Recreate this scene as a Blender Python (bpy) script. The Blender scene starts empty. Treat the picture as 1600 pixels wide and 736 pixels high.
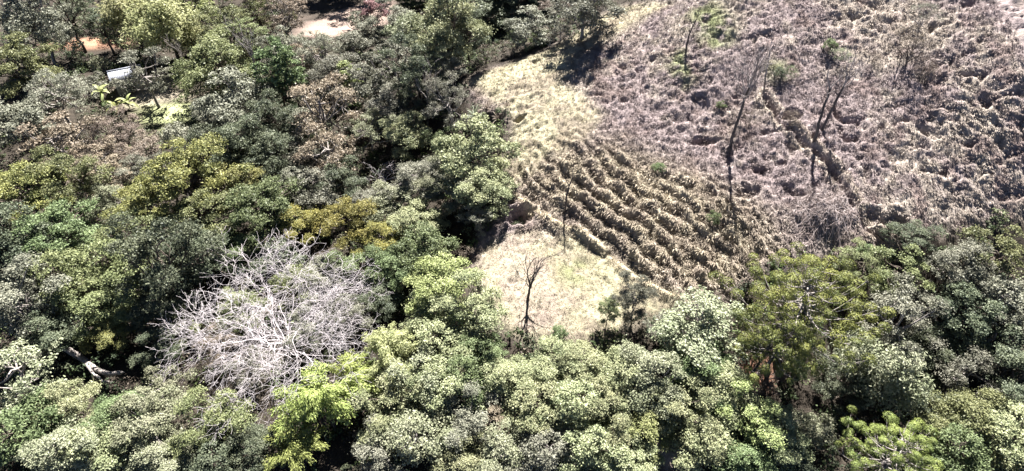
import bpy, math, random
import numpy as np
from mathutils import Vector

S = bpy.context.scene
COL = S.collection
# ------------------------------------------------------------------ camera, sky, sun, exposure
CAM_Z, PITCH, FPX = 42.0, math.radians(43.0), 950.0        # metres, downward pitch, focal length in 1600-px units
cam_data = bpy.data.cameras.new("camera")
cam_data.sensor_fit = 'HORIZONTAL'
cam_data.angle = 2 * math.atan(800.0 / FPX)
cam_data.clip_end = 3000
cam = bpy.data.objects.new("camera", cam_data)
cam.location = (0, 0, CAM_Z)
cam.rotation_euler = (math.pi / 2 - PITCH, 0, 0)
COL.objects.link(cam)
S.camera = cam

SUN_EL, SUN_AZ = math.radians(50.0), math.radians(10.0)    # azimuth clockwise from +Y (the way the camera looks)
world = bpy.data.worlds.new("World")
S.world = world
world.use_nodes = True
wn = world.node_tree
wn.nodes.clear()
sky_node = wn.nodes.new("ShaderNodeTexSky")
sky_node.sky_type = 'NISHITA'
sky_node.sun_disc = False
sky_node.sun_elevation = SUN_EL
sky_node.sun_rotation = SUN_AZ
sky_node.altitude = 1200
sky_node.air_density = .25
sky_node.dust_density = .1
bg = wn.nodes.new("ShaderNodeBackground")
bg.inputs['Strength'].default_value = 0.05
wo = wn.nodes.new("ShaderNodeOutputWorld")
wn.links.new(sky_node.outputs[0], bg.inputs[0])
wn.links.new(bg.outputs[0], wo.inputs[0])

sun_data = bpy.data.lights.new("sun", 'SUN')
sun_data.energy = 5.0
sun_data.angle = math.radians(0.5)
sun_data.color = (1.0, 0.965, 0.92)
sun = bpy.data.objects.new("sun", sun_data)
sd = Vector((math.sin(SUN_AZ) * math.cos(SUN_EL), math.cos(SUN_AZ) * math.cos(SUN_EL), math.sin(SUN_EL)))
sun.rotation_euler = sd.to_track_quat('Z', 'Y').to_euler()
sun.location = (0, 60, 80)
COL.objects.link(sun)

S.view_settings.view_transform = 'Standard'
S.view_settings.look = 'None'
S.view_settings.gamma = 1.0
S.view_settings.use_curve_mapping = False
S.view_settings.exposure = 2.58
S.render.engine = 'CYCLES'
S.cycles.use_denoising = True
S.cycles.max_bounces = 6
S.cycles.diffuse_bounces = 2
S.cycles.transmission_bounces = 3
S.cycles.transparent_max_bounces = 4

# ------------------------------------------------------------------ numeric helpers
RNG = np.random.default_rng(7)
FWD = np.array([0, math.cos(PITCH), -math.sin(PITCH)])
UPV = np.array([0, math.sin(PITCH), math.cos(PITCH)])
CAMP = np.array([0, 0, CAM_Z])

def ray(u, v):
    return np.array([1.0, 0, 0]) * (u - 800) / FPX + UPV * (368 - v) / FPX + FWD

def at_z(u, v, z):
    d = ray(u, v)
    t = (z - CAM_Z) / d[2]
    return CAMP + d * t

def norm(a):
    return a / np.maximum(np.linalg.norm(a, axis=-1, keepdims=True), 1e-9)

def _hash(ix, iy, seed):
    h = (ix.astype(np.int64) * 374761393 + iy.astype(np.int64) * 668265263 + seed * 1442695041) & 0xFFFFFFFF
    h = ((h ^ (h >> 13)) * 1274126177) & 0xFFFFFFFF
    h = h ^ (h >> 16)
    return (h & 0xFFFFFF) / float(0xFFFFFF)

def vnoise(x, y, seed=0):
    ix, iy = np.floor(x), np.floor(y)
    fx, fy = x - ix, y - iy
    fx, fy = fx * fx * (3 - 2 * fx), fy * fy * (3 - 2 * fy)
    a, b = _hash(ix, iy, seed), _hash(ix + 1, iy, seed)
    c, d = _hash(ix, iy + 1, seed), _hash(ix + 1, iy + 1, seed)
    return (a * (1 - fx) + b * fx) * (1 - fy) + (c * (1 - fx) + d * fx) * fy

def fbm(x, y, seed=0, octv=4, gain=.5):
    s, a, t = 0, 1.0, 0
    for k in range(octv):
        s = s + a * vnoise(x * 2 ** k + 17.3 * k, y * 2 ** k - 9.1 * k, seed + k)
        t += a
        a *= gain
    return s / t

def smooth(e0, e1, x):
    t = np.clip((x - e0) / (e1 - e0), 0, 1)
    return t * t * (3 - 2 * t)

# ------------------------------------------------------------------ the lie of the land
CTRL = [  # image point of the photograph and its height in metres
 (760,440,.6),(880,440,.9),(1000,450,1.2),(830,520,.2),(950,400,1.3),(880,385,1.3),(930,520,.2),
 (300,730,-3),(600,730,-3),(900,730,-3),(1200,730,-3.5),(1440,720,-3.5),(1300,620,-3.5),(1160,580,-1.5),(1060,715,-2.5),
 (200,600,-3),(400,550,-3),(200,400,-3),(400,400,-2.5),(600,400,-2),(600,560,-2),(700,420,-1),(0,400,-3),(0,700,-3),
 (1000,350,3.2),(900,250,4.6),(800,300,2.2),(800,200,4.8),(740,150,4.8),(720,128,5.0),(700,190,2.2),(690,300,-.5),
 (850,78,7.4),(960,15,10.5),(1000,100,9.0),(1000,200,6.4),(1100,300,5),(1140,200,7.2),(1100,100,10.5),(1100,0,13.6),
 (1250,0,15),(1300,100,11.6),(1300,200,8.6),(1300,300,5.8),(1330,370,4),(1440,350,4.6),(1440,200,9.2),(1440,100,12.6),(1440,0,16),
 (1200,400,3),(1120,470,1.8),(1400,420,2),(1600,300,6),(1600,100,14),(1600,500,-1),(1400,520,-2.5),
 (780,40,-1),(740,88,-.5),(640,0,-2),(530,35,-2),(600,120,-1.5),(270,175,-3),(195,100,-3),(200,20,-3),(400,100,-2.5),(400,250,-2.5),(0,150,-3),
 (500,20,-2.2),(870,20,1.5),
]
P = np.array([at_z(u, v, z) for u, v, z in CTRL] + [np.array(p, float) for p in [
 (-110,10,-3),(-110,70,-3),(-110,140,-2),(-50,150,-2),(0,150,-1),(40,150,10),(20,100,9),(45,95,17),(70,80,21),(110,120,26),(90,40,12),(110,10,4),(60,5,-3),(0,5,-4)]])
def _tps(r2):
    return .5 * r2 * np.log(np.maximum(r2, 1e-9))
_n = len(P)
_d2 = ((P[:, None, :2] - P[None, :, :2]) ** 2).sum(-1)
_K = np.zeros((_n + 3, _n + 3))
_K[:_n, :_n] = _tps(_d2) + 8.0 * np.eye(_n)
_K[:_n, _n] = 1; _K[:_n, _n + 1:] = P[:, :2]; _K[_n:, :_n] = _K[:_n, _n:].T
_W = np.linalg.solve(_K, np.concatenate([P[:, 2], np.zeros(3)]))
def base_h(x, y):
    x = np.clip(np.asarray(x, float), -110, 110); y = np.clip(np.asarray(y, float), 4, 150)
    sh = x.shape
    x, y = x.ravel(), y.ravel()
    out = np.empty(len(x))
    for i in range(0, len(x), 40000):
        xx, yy = x[i:i + 40000], y[i:i + 40000]
        r2 = (xx[:, None] - P[None, :, 0]) ** 2 + (yy[:, None] - P[None, :, 1]) ** 2
        out[i:i + 40000] = _tps(r2) @ _W[:_n] + _W[_n] + xx * _W[_n + 1] + yy * _W[_n + 2]
    return out.reshape(sh)

_gx = np.arange(-110, 110.01, .5); _gy = np.arange(4, 150.01, .5)
_GZ = base_h(*np.meshgrid(_gx, _gy, indexing='ij'))
def h0(x, y):                                   # quick lookup of the smooth land
    fx = np.clip((np.asarray(x, float) + 110) / .5, 0, len(_gx) - 1.001); fy = np.clip((np.asarray(y, float) - 4) / .5, 0, len(_gy) - 1.001)
    i, j = fx.astype(int), fy.astype(int)
    a, b = fx - i, fy - j
    return (_GZ[i, j] * (1 - a) + _GZ[i + 1, j] * a) * (1 - b) + (_GZ[i, j + 1] * (1 - a) + _GZ[i + 1, j + 1] * a) * b

def hit(u, v, lift=0.0):
    """first point where the sight line through an image point comes down to LIFT metres above the land"""
    d = ray(u, v); d = d / np.linalg.norm(d)
    t = np.arange(15, 240, .1)
    p = CAMP + d * t[:, None]
    below = p[:, 2] < h0(p[:, 0], p[:, 1]) + lift
    k = int(np.argmax(below)) if below.any() else len(t) - 1
    return p[k]

def depth(p):
    return float((p - CAMP) @ FWD)

def poly(px):
    return np.array([hit(u, v)[:2] for u, v in px])

def inside(pl, x, y):
    r = np.zeros(x.shape, bool)
    for (x1, y1), (x2, y2) in zip(pl, np.roll(pl, -1, 0)):
        if y1 != y2:
            c = ((y1 > y) != (y2 > y)) & (x < (x2 - x1) * (y - y1) / (y2 - y1) + x1)
            r ^= c
    return r

def dist_poly(pl, x, y, closed=True):
    d = np.full(x.shape, 1e9)
    q = np.roll(pl, -1, 0) if closed else pl[1:]
    for (x1, y1), (x2, y2) in zip(pl, q):
        dx, dy = x2 - x1, y2 - y1
        t = np.clip(((x - x1) * dx + (y - y1) * dy) / (dx * dx + dy * dy + 1e-9), 0, 1)
        d = np.minimum(d, np.hypot(x - x1 - t * dx, y - y1 - t * dy))
    return d

def soft_in(pl, x, y, w):                       # 1 inside, 0 outside, soft over w metres
    d = dist_poly(pl, x, y)
    return smooth(-w, w, np.where(inside(pl, x, y), d, -d))

HILL = poly([(1005,4),(960,12),(850,80),(725,128),(742,165),(800,190),(788,300),(745,380),(735,430),(765,505),(830,535),(950,535),(1015,490),(1130,492),(1170,420),
             (1300,400),(1380,398),(1460,365),(1610,330)])
HILL = np.vstack([HILL, [(100, 60), (100, 140), (45, 140), (22, 98)]])
TERR = poly([(870,232),(960,222),(1060,262),(1190,325),(1225,390),(1140,482),(1010,452),(930,385),(860,345),(800,292),(830,250)])
CLEAR = poly([(755,385),(820,368),(900,368),(955,396),(1025,448),(1075,475),(1030,500),(950,540),(830,540),(765,505),(738,430)])
CREST = poly([(1050,4),(960,12),(850,80),(725,128),(760,150),(800,190),(785,240),(775,292),(800,300),(850,252),(915,222),(945,180),(885,130),(910,85),(985,40)])
EDGE = poly([(782,285),(810,312),(845,338),(875,352),(925,380),(985,430),(1060,470)])
GULLY = poly([(1195,150),(1215,185),(1262,228),(1300,262),(1330,318),(1352,352),(1395,398)])
PITS = [(815,338,1.5,1.6),(1238,182,1.1,.9),(1270,215,.8,.7),(1365,338,1.1,.7),(1400,348,1.4,.7),(812,186,.8,.9),(770,190,1.6,.8),(715,385,2.2,2.6),(755,190,1.0,.7),(1050,275,.8,.6),(1165,300,1.2,.6)]
PITW = [(hit(u, v)[:2], r, d) for u, v, r, d in PITS]
GREEN = [(hit(u, v)[:2], r) for u, v, r in [(1110,35,2.0),(1062,95,1.3),(1068,120,1.3),(1120,60,1.8),(900,425,1.5),(1100,20,1.5),(1215,112,1.2),(275,180,4.0)]]
LAWN = poly([(205,160),(250,168),(330,158),(325,182),(300,192),(240,190)])
SOIL = poly([(462,30),(500,30),(555,8),(610,2),(620,30),(560,52),(500,62),(470,55)])
SOIL2 = poly([(136,48),(158,62),(166,92),(140,104)])
SOIL3 = poly([(1030,690),(1080,712),(1090,736),(1040,736),(1010,715)])
SOIL4 = poly([(1160,560),(1215,560),(1205,610),(1170,600)])
YARD = poly([(180,120),(240,120),(300,150),(250,168),(190,165)])
_a, _b = hit(897, 290)[:2], hit(1008, 385)[:2]
TDIR = (_b - _a) / np.linalg.norm(_b - _a)
TPER = np.array([-TDIR[1], TDIR[0]])
TPER *= 1 if TPER[1] > 0 else -1                # points uphill

def land(x, y, base=None):
    """full relief: smooth land plus terraces, tussock lumps, gullies and pits; returns height and masks"""
    z = h0(x, y) if base is None else base.copy()
    hill = soft_in(HILL, x, y, 1.2)
    terr = soft_in(TERR, x + 1.6 * (fbm(x * .5, y * .5, 401) - .5), y + 1.6 * (fbm(x * .5, y * .5, 402) - .5), 3.2) * hill
    clear = soft_in(CLEAR, x + 1.8 * (fbm(x * .7, y * .7, 403) - .5), y + 1.8 * (fbm(x * .7, y * .7, 404) - .5), 1.4)
    crest = soft_in(CREST, x, y, 1.2)
    rough = hill * (1 - .93 * clear) * (1 - .45 * crest)
    # tussock lumps, drawn out down the slope
    wx, wy = x + 1.8 * (fbm(x * .35, y * .35, 31) - .5), y + 1.8 * (fbm(x * .35, y * .35, 47) - .5)
    amp = smooth(.30, .72, fbm(x * .16 + 5, y * .16, 77, 3))
    lump = 1 - np.abs(2 * vnoise(wx * .95 + .3 * wy, wy * 1.15, 5) - 1)
    lump1 = fbm(wx * 1.7 + 3, wy * 2.1, 25, 3)
    lump2 = 1 - np.abs(2 * vnoise(wx * 3.1 + 3, wy * 3.6, 9) - 1)
    pock = smooth(.70, .86, vnoise(wx * .8 + 40, wy * .9, 33))          # scattered hollows
    z = z + rough * (1 - .75 * terr) * (.36 * (lump - .5) * (.2 + 1.1 * amp) + .52 * (lump1 - .5) * (.3 + .8 * amp) + .2 * (lump2 - .5) - .5 * pock * (.2 + amp))
    z = z + hill * .06 * (fbm(x * 5, y * 5, 13, 2) - .5) + clear * .16 * (fbm(x * 1.6, y * 1.9, 17, 3) - .5)
    # cattle terraces following the slope, each row a broken bank of tussocks
    s = x * TDIR[0] + y * TDIR[1]
    t = x * TPER[0] + y * TPER[1]
    t = t + 3.4 * (fbm(s * .14, t * .12, 3, 2) - .5) + 1.15 * (fbm(s * .75, t * .6, 21, 3) - .5)
    def rows(per, sd):
        ph = t / per + sd * .37
        k = np.floor(ph); f = ph - k
        row = smooth(0, .24, f) * (1 - smooth(.32, 1.0, f))             # steep bank on the downhill side, gentle tread behind
        seg = (.55 + .7 * vnoise(k * 5.3, k * 2.9 + s * .15, 67 + sd)) * (.55 + .7 * vnoise(s * 1.5 + k * 7.7, k * 3.1, 61 + sd))
        gap = .1 + .9 * smooth(.16, .40, vnoise(s * .5 + k * 4.3, k * 1.7, 83 + sd))
        return row * seg * gap * per * .82
    pick = smooth(.42, .58, fbm(s * .16 + 3, t * .22, 411, 2))
    z = z + terr * (rows(1.38, 0) * pick + rows(1.02, 5) * (1 - pick) - .32 + .2 * (lump2 - .5) + .35 * (lump1 - .5))
    # bank at the top of the clearing, gully down the right of the hill, hollows
    de = dist_poly(EDGE, x, y, False)
    z = z + .28 * np.exp(-(de / .3) ** 2)
    dg = dist_poly(GULLY, x + .5 * (fbm(x * .8, y * .8, 91) - .5), y, False)
    z = z + .4 * np.exp(-((dg - .55) / .3) ** 2) * (.5 + .8 * vnoise(x * 1.2, y * 1.2, 15)) - .85 * np.exp(-(dg / .42) ** 2) * smooth(.25, .6, vnoise(x * .9, y * .9, 19))
    for (px, py), r, d in PITW:
        dd = np.hypot(x - px, (y - py) * 1.25) + .5 * (vnoise(x * 1.7, y * 1.7, 71) - .5)
        z = z - d * (1 - smooth(r * .55, r, dd)) + .2 * d * np.exp(-((dd - r * 1.12) / (.2 * r)) ** 2)
    forest = 1 - np.clip(hill, 0, 1)
    z = z + forest * .5 * (fbm(x * .35, y * .35, 101) - .5) + forest * .12 * (fbm(x * 2.2, y * 2.2, 55, 2) - .5)
    return z, dict(hill=hill, terr=terr, clear=clear, crest=crest, edge=np.exp(-(de / .28) ** 2), gul=np.exp(-((dg - .6) / .3) ** 2), s=s, t=t)

# ------------------------------------------------------------------ mesh helpers
def raw_mesh(name, verts, faces, smooth_shade=False, attrs=None, cols=None):
    """verts (N,3), faces (M,k) with one k"""
    me = bpy.data.meshes.new(name)
    verts = np.asarray(verts, np.float32); faces = np.asarray(faces, np.int32)
    m, k = faces.shape
    me.vertices.add(len(verts)); me.vertices.foreach_set("co", verts.ravel())
    me.loops.add(m * k); me.loops.foreach_set("vertex_index", faces.ravel())
    me.polygons.add(m)
    me.polygons.foreach_set("loop_start", np.arange(0, m * k, k, dtype=np.int32))
    if smooth_shade:
        me.polygons.foreach_set("use_smooth", np.ones(m, bool))
    for nm, a in (attrs or {}).items():
        at = me.attributes.new(nm, 'FLOAT', 'POINT'); at.data.foreach_set("value", np.asarray(a, np.float32))
    for nm, a in (cols or {}).items():
        at = me.attributes.new(nm, 'FLOAT_COLOR', 'POINT')
        c = np.ones((len(verts), 4), np.float32); c[:, :3] = a
        at.data.foreach_set("color", c.ravel())
    me.update(calc_edges=True)
    return me

def tubes_np(paths, sides=4):
    """paths: list of (pts (n,3), radii (n)); returns verts and quads of all tapered tubes"""
    V, F, off = [], [], 0
    for pts, rad in paths:
        pts = np.asarray(pts, float); rad = np.asarray(rad, float)
        n = len(pts)
        tg = norm(np.gradient(pts, axis=0))
        ref = np.array([0, 0, 1.0]) if abs(tg[0, 2]) < .9 else np.array([1.0, 0, 0])
        a = norm(np.cross(tg, ref)); b = np.cross(tg, a)
        th = np.arange(sides) * 2 * math.pi / sides
        ring = pts[:, None] + rad[:, None, None] * (np.cos(th)[None, :, None] * a[:, None] + np.sin(th)[None, :, None] * b[:, None])
        V.append(ring.reshape(-1, 3))
        i = np.arange(n - 1)[:, None] * sides; j = np.arange(sides)[None]; j2 = (j + 1) % sides
        F.append(np.stack([i + j, i + j2, i + sides + j2, i + sides + j], -1).reshape(-1, 4) + off)
        off += n * sides
    return np.concatenate(V), np.concatenate(F)

def tube_mesh(name, paths, sides=4):
    v, f = tubes_np(paths, sides)
    return raw_mesh(name, v, f, True)

def leaves_np(c, nrm, size, aspect=.5, rng=RNG, along=None):
    """kite-shaped leaves folded along the midrib; c, nrm (N,3), size (N)"""
    n = len(c)
    nrm = norm(nrm)
    r = rng.normal(size=(n, 3)) if along is None else along + .35 * rng.normal(size=(n, 3))
    t = norm(r - nrm * (r * nrm).sum(-1, keepdims=True))
    b = np.cross(nrm, t)
    s = np.asarray(size)[:, None]
    v = np.stack([c - t * s * .5, c + b * s * aspect * .5 + nrm * s * .06, c + t * s * .5 - nrm * s * .08, c - b * s * aspect * .5 + nrm * s * .06], 1)
    f = np.arange(n * 4).reshape(n, 4)
    return v.reshape(-1, 3), f

def link(name, me, parent=None, mats=(), kind=None):
    o = bpy.data.objects.new(name, me)
    COL.objects.link(o)
    for m in mats:
        if len(me.materials) < len(mats):
            me.materials.append(m)
    for i, m in enumerate(mats):
        o.material_slots[i].link = 'OBJECT'
        o.material_slots[i].material = m
    if parent is not None:
        o.parent = parent
    if kind:
        o["kind"] = kind
    return o

def tag(o, label, cat, group=None, kind=None):
    o["label"] = label; o["category"] = cat
    if group: o["group"] = group
    if kind: o["kind"] = kind
    return o

def root(name, loc, rz=0.0, scale=(1, 1, 1), tilt=(0, 0)):
    e = bpy.data.objects.new(name, None)
    e.location = [float(a) for a in loc]; e.rotation_euler = (tilt[0], tilt[1], rz); e.scale = scale
    e.empty_display_size = .3
    COL.objects.link(e)
    return e

# ------------------------------------------------------------------ materials
def new_mat(name):
    m = bpy.data.materials.new(name); m.use_nodes = True
    nt = m.node_tree; nt.nodes.clear()
    return m, nt, nt.nodes.new("ShaderNodeOutputMaterial")

def leaf_mat(name, col, col2=None, gloss=.5, transl=.26, spread=.35):
    """leaf colour varies from leaf to leaf (attribute) and from plant to plant (random)"""
    m, nt, out = new_mat(name)
    N, L = nt.nodes, nt.links
    at = N.new("ShaderNodeAttribute"); at.attribute_name = "tint"
    oi = N.new("ShaderNodeObjectInfo")
    mix = N.new("ShaderNodeMix"); mix.data_type = 'RGBA'
    mix.inputs[6].default_value = (*col, 1); mix.inputs[7].default_value = (*(col2 or tuple(min(1, c * 1.5) for c in col)), 1)
    L.new(at.outputs['Fac'], mix.inputs[0])
    hs = N.new("ShaderNodeHueSaturation")
    mr = N.new("ShaderNodeMapRange"); mr.inputs[3].default_value = 1 - spread * .6; mr.inputs[4].default_value = 1 + spread * .6
    L.new(oi.outputs['Random'], mr.inputs[0]); L.new(mr.outputs[0], hs.inputs['Value'])
    mr2 = N.new("ShaderNodeMapRange"); mr2.inputs[3].default_value = .485; mr2.inputs[4].default_value = .515
    L.new(oi.outputs['Random'], mr2.inputs[0]); L.new(mr2.outputs[0], hs.inputs['Hue'])
    L.new(mix.outputs[2], hs.inputs['Color'])
    bs = N.new("ShaderNodeBsdfPrincipled"); bs.inputs['Roughness'].default_value = gloss
    bs.inputs['Specular IOR Level'].default_value = .14
    L.new(hs.outputs[0], bs.inputs['Base Color'])
    tr = N.new("ShaderNodeBsdfTranslucent")
    L.new(hs.outputs[0], tr.inputs['Color'])
    ms = N.new("ShaderNodeMixShader"); ms.inputs[0].default_value = transl
    L.new(bs.outputs[0], ms.inputs[1]); L.new(tr.outputs[0], ms.inputs[2]); L.new(ms.outputs[0], out.inputs[0])
    return m

def bark_mat(name, c1, c2, scale=6, rough=.85):
    m, nt, out = new_mat(name)
    N, L = nt.nodes, nt.links
    tc = N.new("ShaderNodeTexCoord"); mp = N.new("ShaderNodeMapping"); mp.inputs['Scale'].default_value = (1, 1, .25)
    nz = N.new("ShaderNodeTexNoise"); nz.inputs['Scale'].default_value = scale; nz.inputs['Detail'].default_value = 5
    L.new(tc.outputs['Object'], mp.inputs[0]); L.new(mp.outputs[0], nz.inputs['Vector'])
    cr = N.new("ShaderNodeValToRGB")
    cr.color_ramp.elements[0].position = .35; cr.color_ramp.elements[0].color = (*c1, 1)
    cr.color_ramp.elements[1].position = .68; cr.color_ramp.elements[1].color = (*c2, 1)
    bs = N.new("ShaderNodeBsdfPrincipled"); bs.inputs['Roughness'].default_value = rough
    bs.inputs['Specular IOR Level'].default_value = .2
    bp = N.new("ShaderNodeBump"); bp.inputs['Strength'].default_value = .5; bp.inputs['Distance'].default_value = .04
    L.new(nz.outputs['Fac'], cr.inputs[0]); L.new(nz.outputs['Fac'], bp.inputs['Height'])
    L.new(cr.outputs[0], bs.inputs['Base Color']); L.new(bp.outputs[0], bs.inputs['Normal']); L.new(bs.outputs[0], out.inputs[0])
    return m

LEAF = {
 'dark':  leaf_mat('leaf_dark',  (.065,.080,.052), (.150,.165,.105)),
 'grey':  leaf_mat('leaf_grey',  (.125,.128,.095), (.250,.245,.190)),
 'olive': leaf_mat('leaf_olive', (.105,.120,.056), (.230,.245,.118)),
 'green': leaf_mat('leaf_green', (.085,.112,.052), (.170,.205,.100)),
 'light': leaf_mat('leaf_light', (.165,.185,.100), (.345,.352,.205)),
 'bright':leaf_mat('leaf_bright',(.185,.215,.085), (.325,.350,.160)),
 'yellow':leaf_mat('leaf_yellow',(.130,.142,.058), (.275,.272,.100)),
 'gold':  leaf_mat('leaf_gold',  (.130,.126,.046), (.275,.245,.078)),
 'pale':  leaf_mat('leaf_pale',  (.165,.180,.108), (.290,.292,.200)),
 'plume': leaf_mat('leaf_plume', (.270,.290,.140), (.470,.470,.260), transl=.45),
 'lime':  leaf_mat('leaf_lime',  (.200,.245,.075), (.360,.405,.145), transl=.35),
 'beige': leaf_mat('leaf_beige', (.165,.140,.100), (.320,.265,.195)),
 'brown': leaf_mat('leaf_brown', (.125,.100,.080), (.245,.200,.160)),
 'pink':  leaf_mat('leaf_pink',  (.24,.145,.14), (.40,.27,.26)),
 'pine':  leaf_mat('leaf_pine',  (.078,.100,.032), (.225,.245,.070), transl=.15, spread=.2),
}
BARK = bark_mat('bark_brown', (.05,.04,.032), (.13,.105,.085))
BARKG = bark_mat('bark_grey', (.12,.105,.095), (.30,.27,.25))
BARKD = bark_mat('bark_dark', (.045,.038,.036), (.115,.098,.092))
BARKW = bark_mat('bark_bleached', (.33,.30,.305), (.55,.505,.515), 9)
TWIG = bark_mat('twig_grey', (.16,.135,.125), (.34,.30,.29))

# ------------------------------------------------------------------ ground sheet
def spaced(lo, d0, d1, hi, step, grow=1.16):
    mid = np.arange(d0, d1, step)
    a, s, x = [], step, d0
    while x > lo:
        s = min(s * grow, 60); x -= s; a.append(x)
    b, s, x = [], step, mid[-1]
    while x < hi:
        s = min(s * grow, 60); x += s; b.append(x)
    return np.concatenate([a[::-1], mid, b])

gxs = spaced(-1200, -10, 50, 1200, .15)
gys = spaced(-300, 27, 92, 2000, .15)
GX, GY = np.meshgrid(gxs, gys, indexing='ij')
gz, MK = land(GX, GY)

def mixc(a, b, t):
    return a * (1 - t[..., None]) + np.asarray(b) * t[..., None]

def ground_colour(x, y, M):
    big = fbm(x * .13, y * .13, 201, 3); med = fbm(x * .9, y * .9, 211, 3); fine = vnoise(x * 3.1, y * 3.1, 221)
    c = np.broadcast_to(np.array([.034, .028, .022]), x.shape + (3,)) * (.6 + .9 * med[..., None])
    dry = mixc(np.broadcast_to(np.array([.212, .173, .170]), x.shape + (3,)), (.285, .245, .21), smooth(.42, .68, .6 * big + .4 * med))
    dry = mixc(dry, (.17, .13, .122), smooth(.52, .75, fbm(x * .5, y * .5, 231, 3)) * .8)
    straw = mixc(np.broadcast_to(np.array([.265, .245, .16]), x.shape + (3,)), (.175, .15, .105), smooth(.40, .66, .5 * med + .5 * fbm(x * .35, y * .35, 261, 3)))
    pinky = M['clear'] * smooth(.35, .6, fbm(x * .45, y * .45, 241, 3)) * smooth(9.0, 1.0, x)
    straw = mixc(straw, (.235, .185, .165), pinky * .5)
    tb = mixc(np.broadcast_to(np.array([.31, .27, .195]), x.shape + (3,)), (.22, .185, .14), smooth(.4, .65, med))
    dry = mixc(dry, tb, M['terr'] * .8)
    light = np.clip(M['clear'] + M['crest'] * .9, 0, 1)
    straw = straw * (1 + .22 * M['crest'] * (1 - M['clear']))[..., None]
    dry = mixc(dry, (.215, .225, .12), M['clear'] * smooth(.5, .68, fbm(x * .5 + 9, y * .5, 251, 3)) * .6)
    dry = mixc(dry, straw, light * (.75 + .25 * fine))
    dry = mixc(dry, (.44, .38, .27), np.clip(M['edge'] * .8 + M['gul'] * .3, 0, 1))
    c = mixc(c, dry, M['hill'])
    for (gx, gy), r in GREEN:
        g = np.exp(-(np.hypot(x - gx, y - gy) / r) ** 2) * smooth(.25, .6, med)
        c = mixc(c, (.17, .20, .085), g * .75)
    c = mixc(c, (.27, .29, .15), soft_in(LAWN, x, y, .8))
    c = mixc(c, (.26, .225, .175), soft_in(YARD, x, y, 1.0) * .9)
    for pl, col in ((SOIL, (.25, .19, .16)), (SOIL2, (.36, .20, .13)), (SOIL3, (.36, .29, .25)), (SOIL4, (.26, .14, .095))):
        c = mixc(c, col, soft_in(pl, x, y, .7) * (.75 + .25 * fine))
    return c * (.86 + .28 * fine[..., None])

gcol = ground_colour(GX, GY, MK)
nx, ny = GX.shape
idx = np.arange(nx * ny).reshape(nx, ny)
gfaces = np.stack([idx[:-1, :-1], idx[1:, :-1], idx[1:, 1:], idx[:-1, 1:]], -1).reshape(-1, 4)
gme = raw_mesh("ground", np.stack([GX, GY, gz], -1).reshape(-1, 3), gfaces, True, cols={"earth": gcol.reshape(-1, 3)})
gm, nt, out = new_mat("dry_ground")
N, L = nt.nodes, nt.links
at = N.new("ShaderNodeAttribute"); at.attribute_name = "earth"
tc = N.new("ShaderNodeTexCoord")
nz = N.new("ShaderNodeTexNoise"); nz.inputs['Scale'].default_value = 5.5; nz.inputs['Detail'].default_value = 8; nz.inputs['Roughness'].default_value = .7
L.new(tc.outputs['Object'], nz.inputs['Vector'])
mr = N.new("ShaderNodeMapRange"); mr.inputs[1].default_value = .3; mr.inputs[2].default_value = .72; mr.inputs[3].default_value = .55; mr.inputs[4].default_value = 1.35
L.new(nz.outputs['Fac'], mr.inputs[0])
mx = N.new("ShaderNodeMix"); mx.data_type = 'RGBA'; mx.blend_type = 'MULTIPLY'; mx.inputs[0].default_value = 1
L.new(at.outputs['Color'], mx.inputs[6]); L.new(mr.outputs[0], mx.inputs[7])
bs = N.new("ShaderNodeBsdfPrincipled"); bs.inputs['Roughness'].default_value = .95; bs.inputs['Specular IOR Level'].default_value = .1
bp = N.new("ShaderNodeBump"); bp.inputs['Strength'].default_value = .9; bp.inputs['Distance'].default_value = .12
L.new(nz.outputs['Fac'], bp.inputs['Height']); L.new(bp.outputs[0], bs.inputs['Normal'])
L.new(mx.outputs[2], bs.inputs['Base Color']); L.new(bs.outputs[0], out.inputs[0])
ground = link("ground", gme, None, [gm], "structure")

def gz_at(x, y):
    x = np.atleast_1d(np.asarray(x, float)); y = np.atleast_1d(np.asarray(y, float))
    i = np.clip(np.searchsorted(gxs, x) - 1, 0, nx - 2); j = np.clip(np.searchsorted(gys, y) - 1, 0, ny - 2)
    a = (x - gxs[i]) / (gxs[i + 1] - gxs[i]); b = (y - gys[j]) / (gys[j + 1] - gys[j])
    return (gz[i, j] * (1 - a) + gz[i + 1, j] * a) * (1 - b) + (gz[i, j + 1] * (1 - a) + gz[i + 1, j + 1] * a) * b

# ------------------------------------------------------------------ grass on the hill (one mass, nobody could count it)
def attr_mat(name, attr, rough=.9, transl=.25):
    m, nt, out = new_mat(name)
    N, L = nt.nodes, nt.links
    at = N.new("ShaderNodeAttribute"); at.attribute_name = attr
    bs = N.new("ShaderNodeBsdfPrincipled"); bs.inputs['Roughness'].default_value = rough; bs.inputs['Specular IOR Level'].default_value = .15
    tr = N.new("ShaderNodeBsdfTranslucent"); ms = N.new("ShaderNodeMixShader"); ms.inputs[0].default_value = transl
    L.new(at.outputs['Color'], bs.inputs['Base Color']); L.new(at.outputs['Color'], tr.inputs['Color'])
    L.new(bs.outputs[0], ms.inputs[1]); L.new(tr.outputs[0], ms.inputs[2]); L.new(ms.outputs[0], out.inputs[0])
    return m
GRASSM = attr_mat("dry_grass", "blade", transl=.22)

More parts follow.
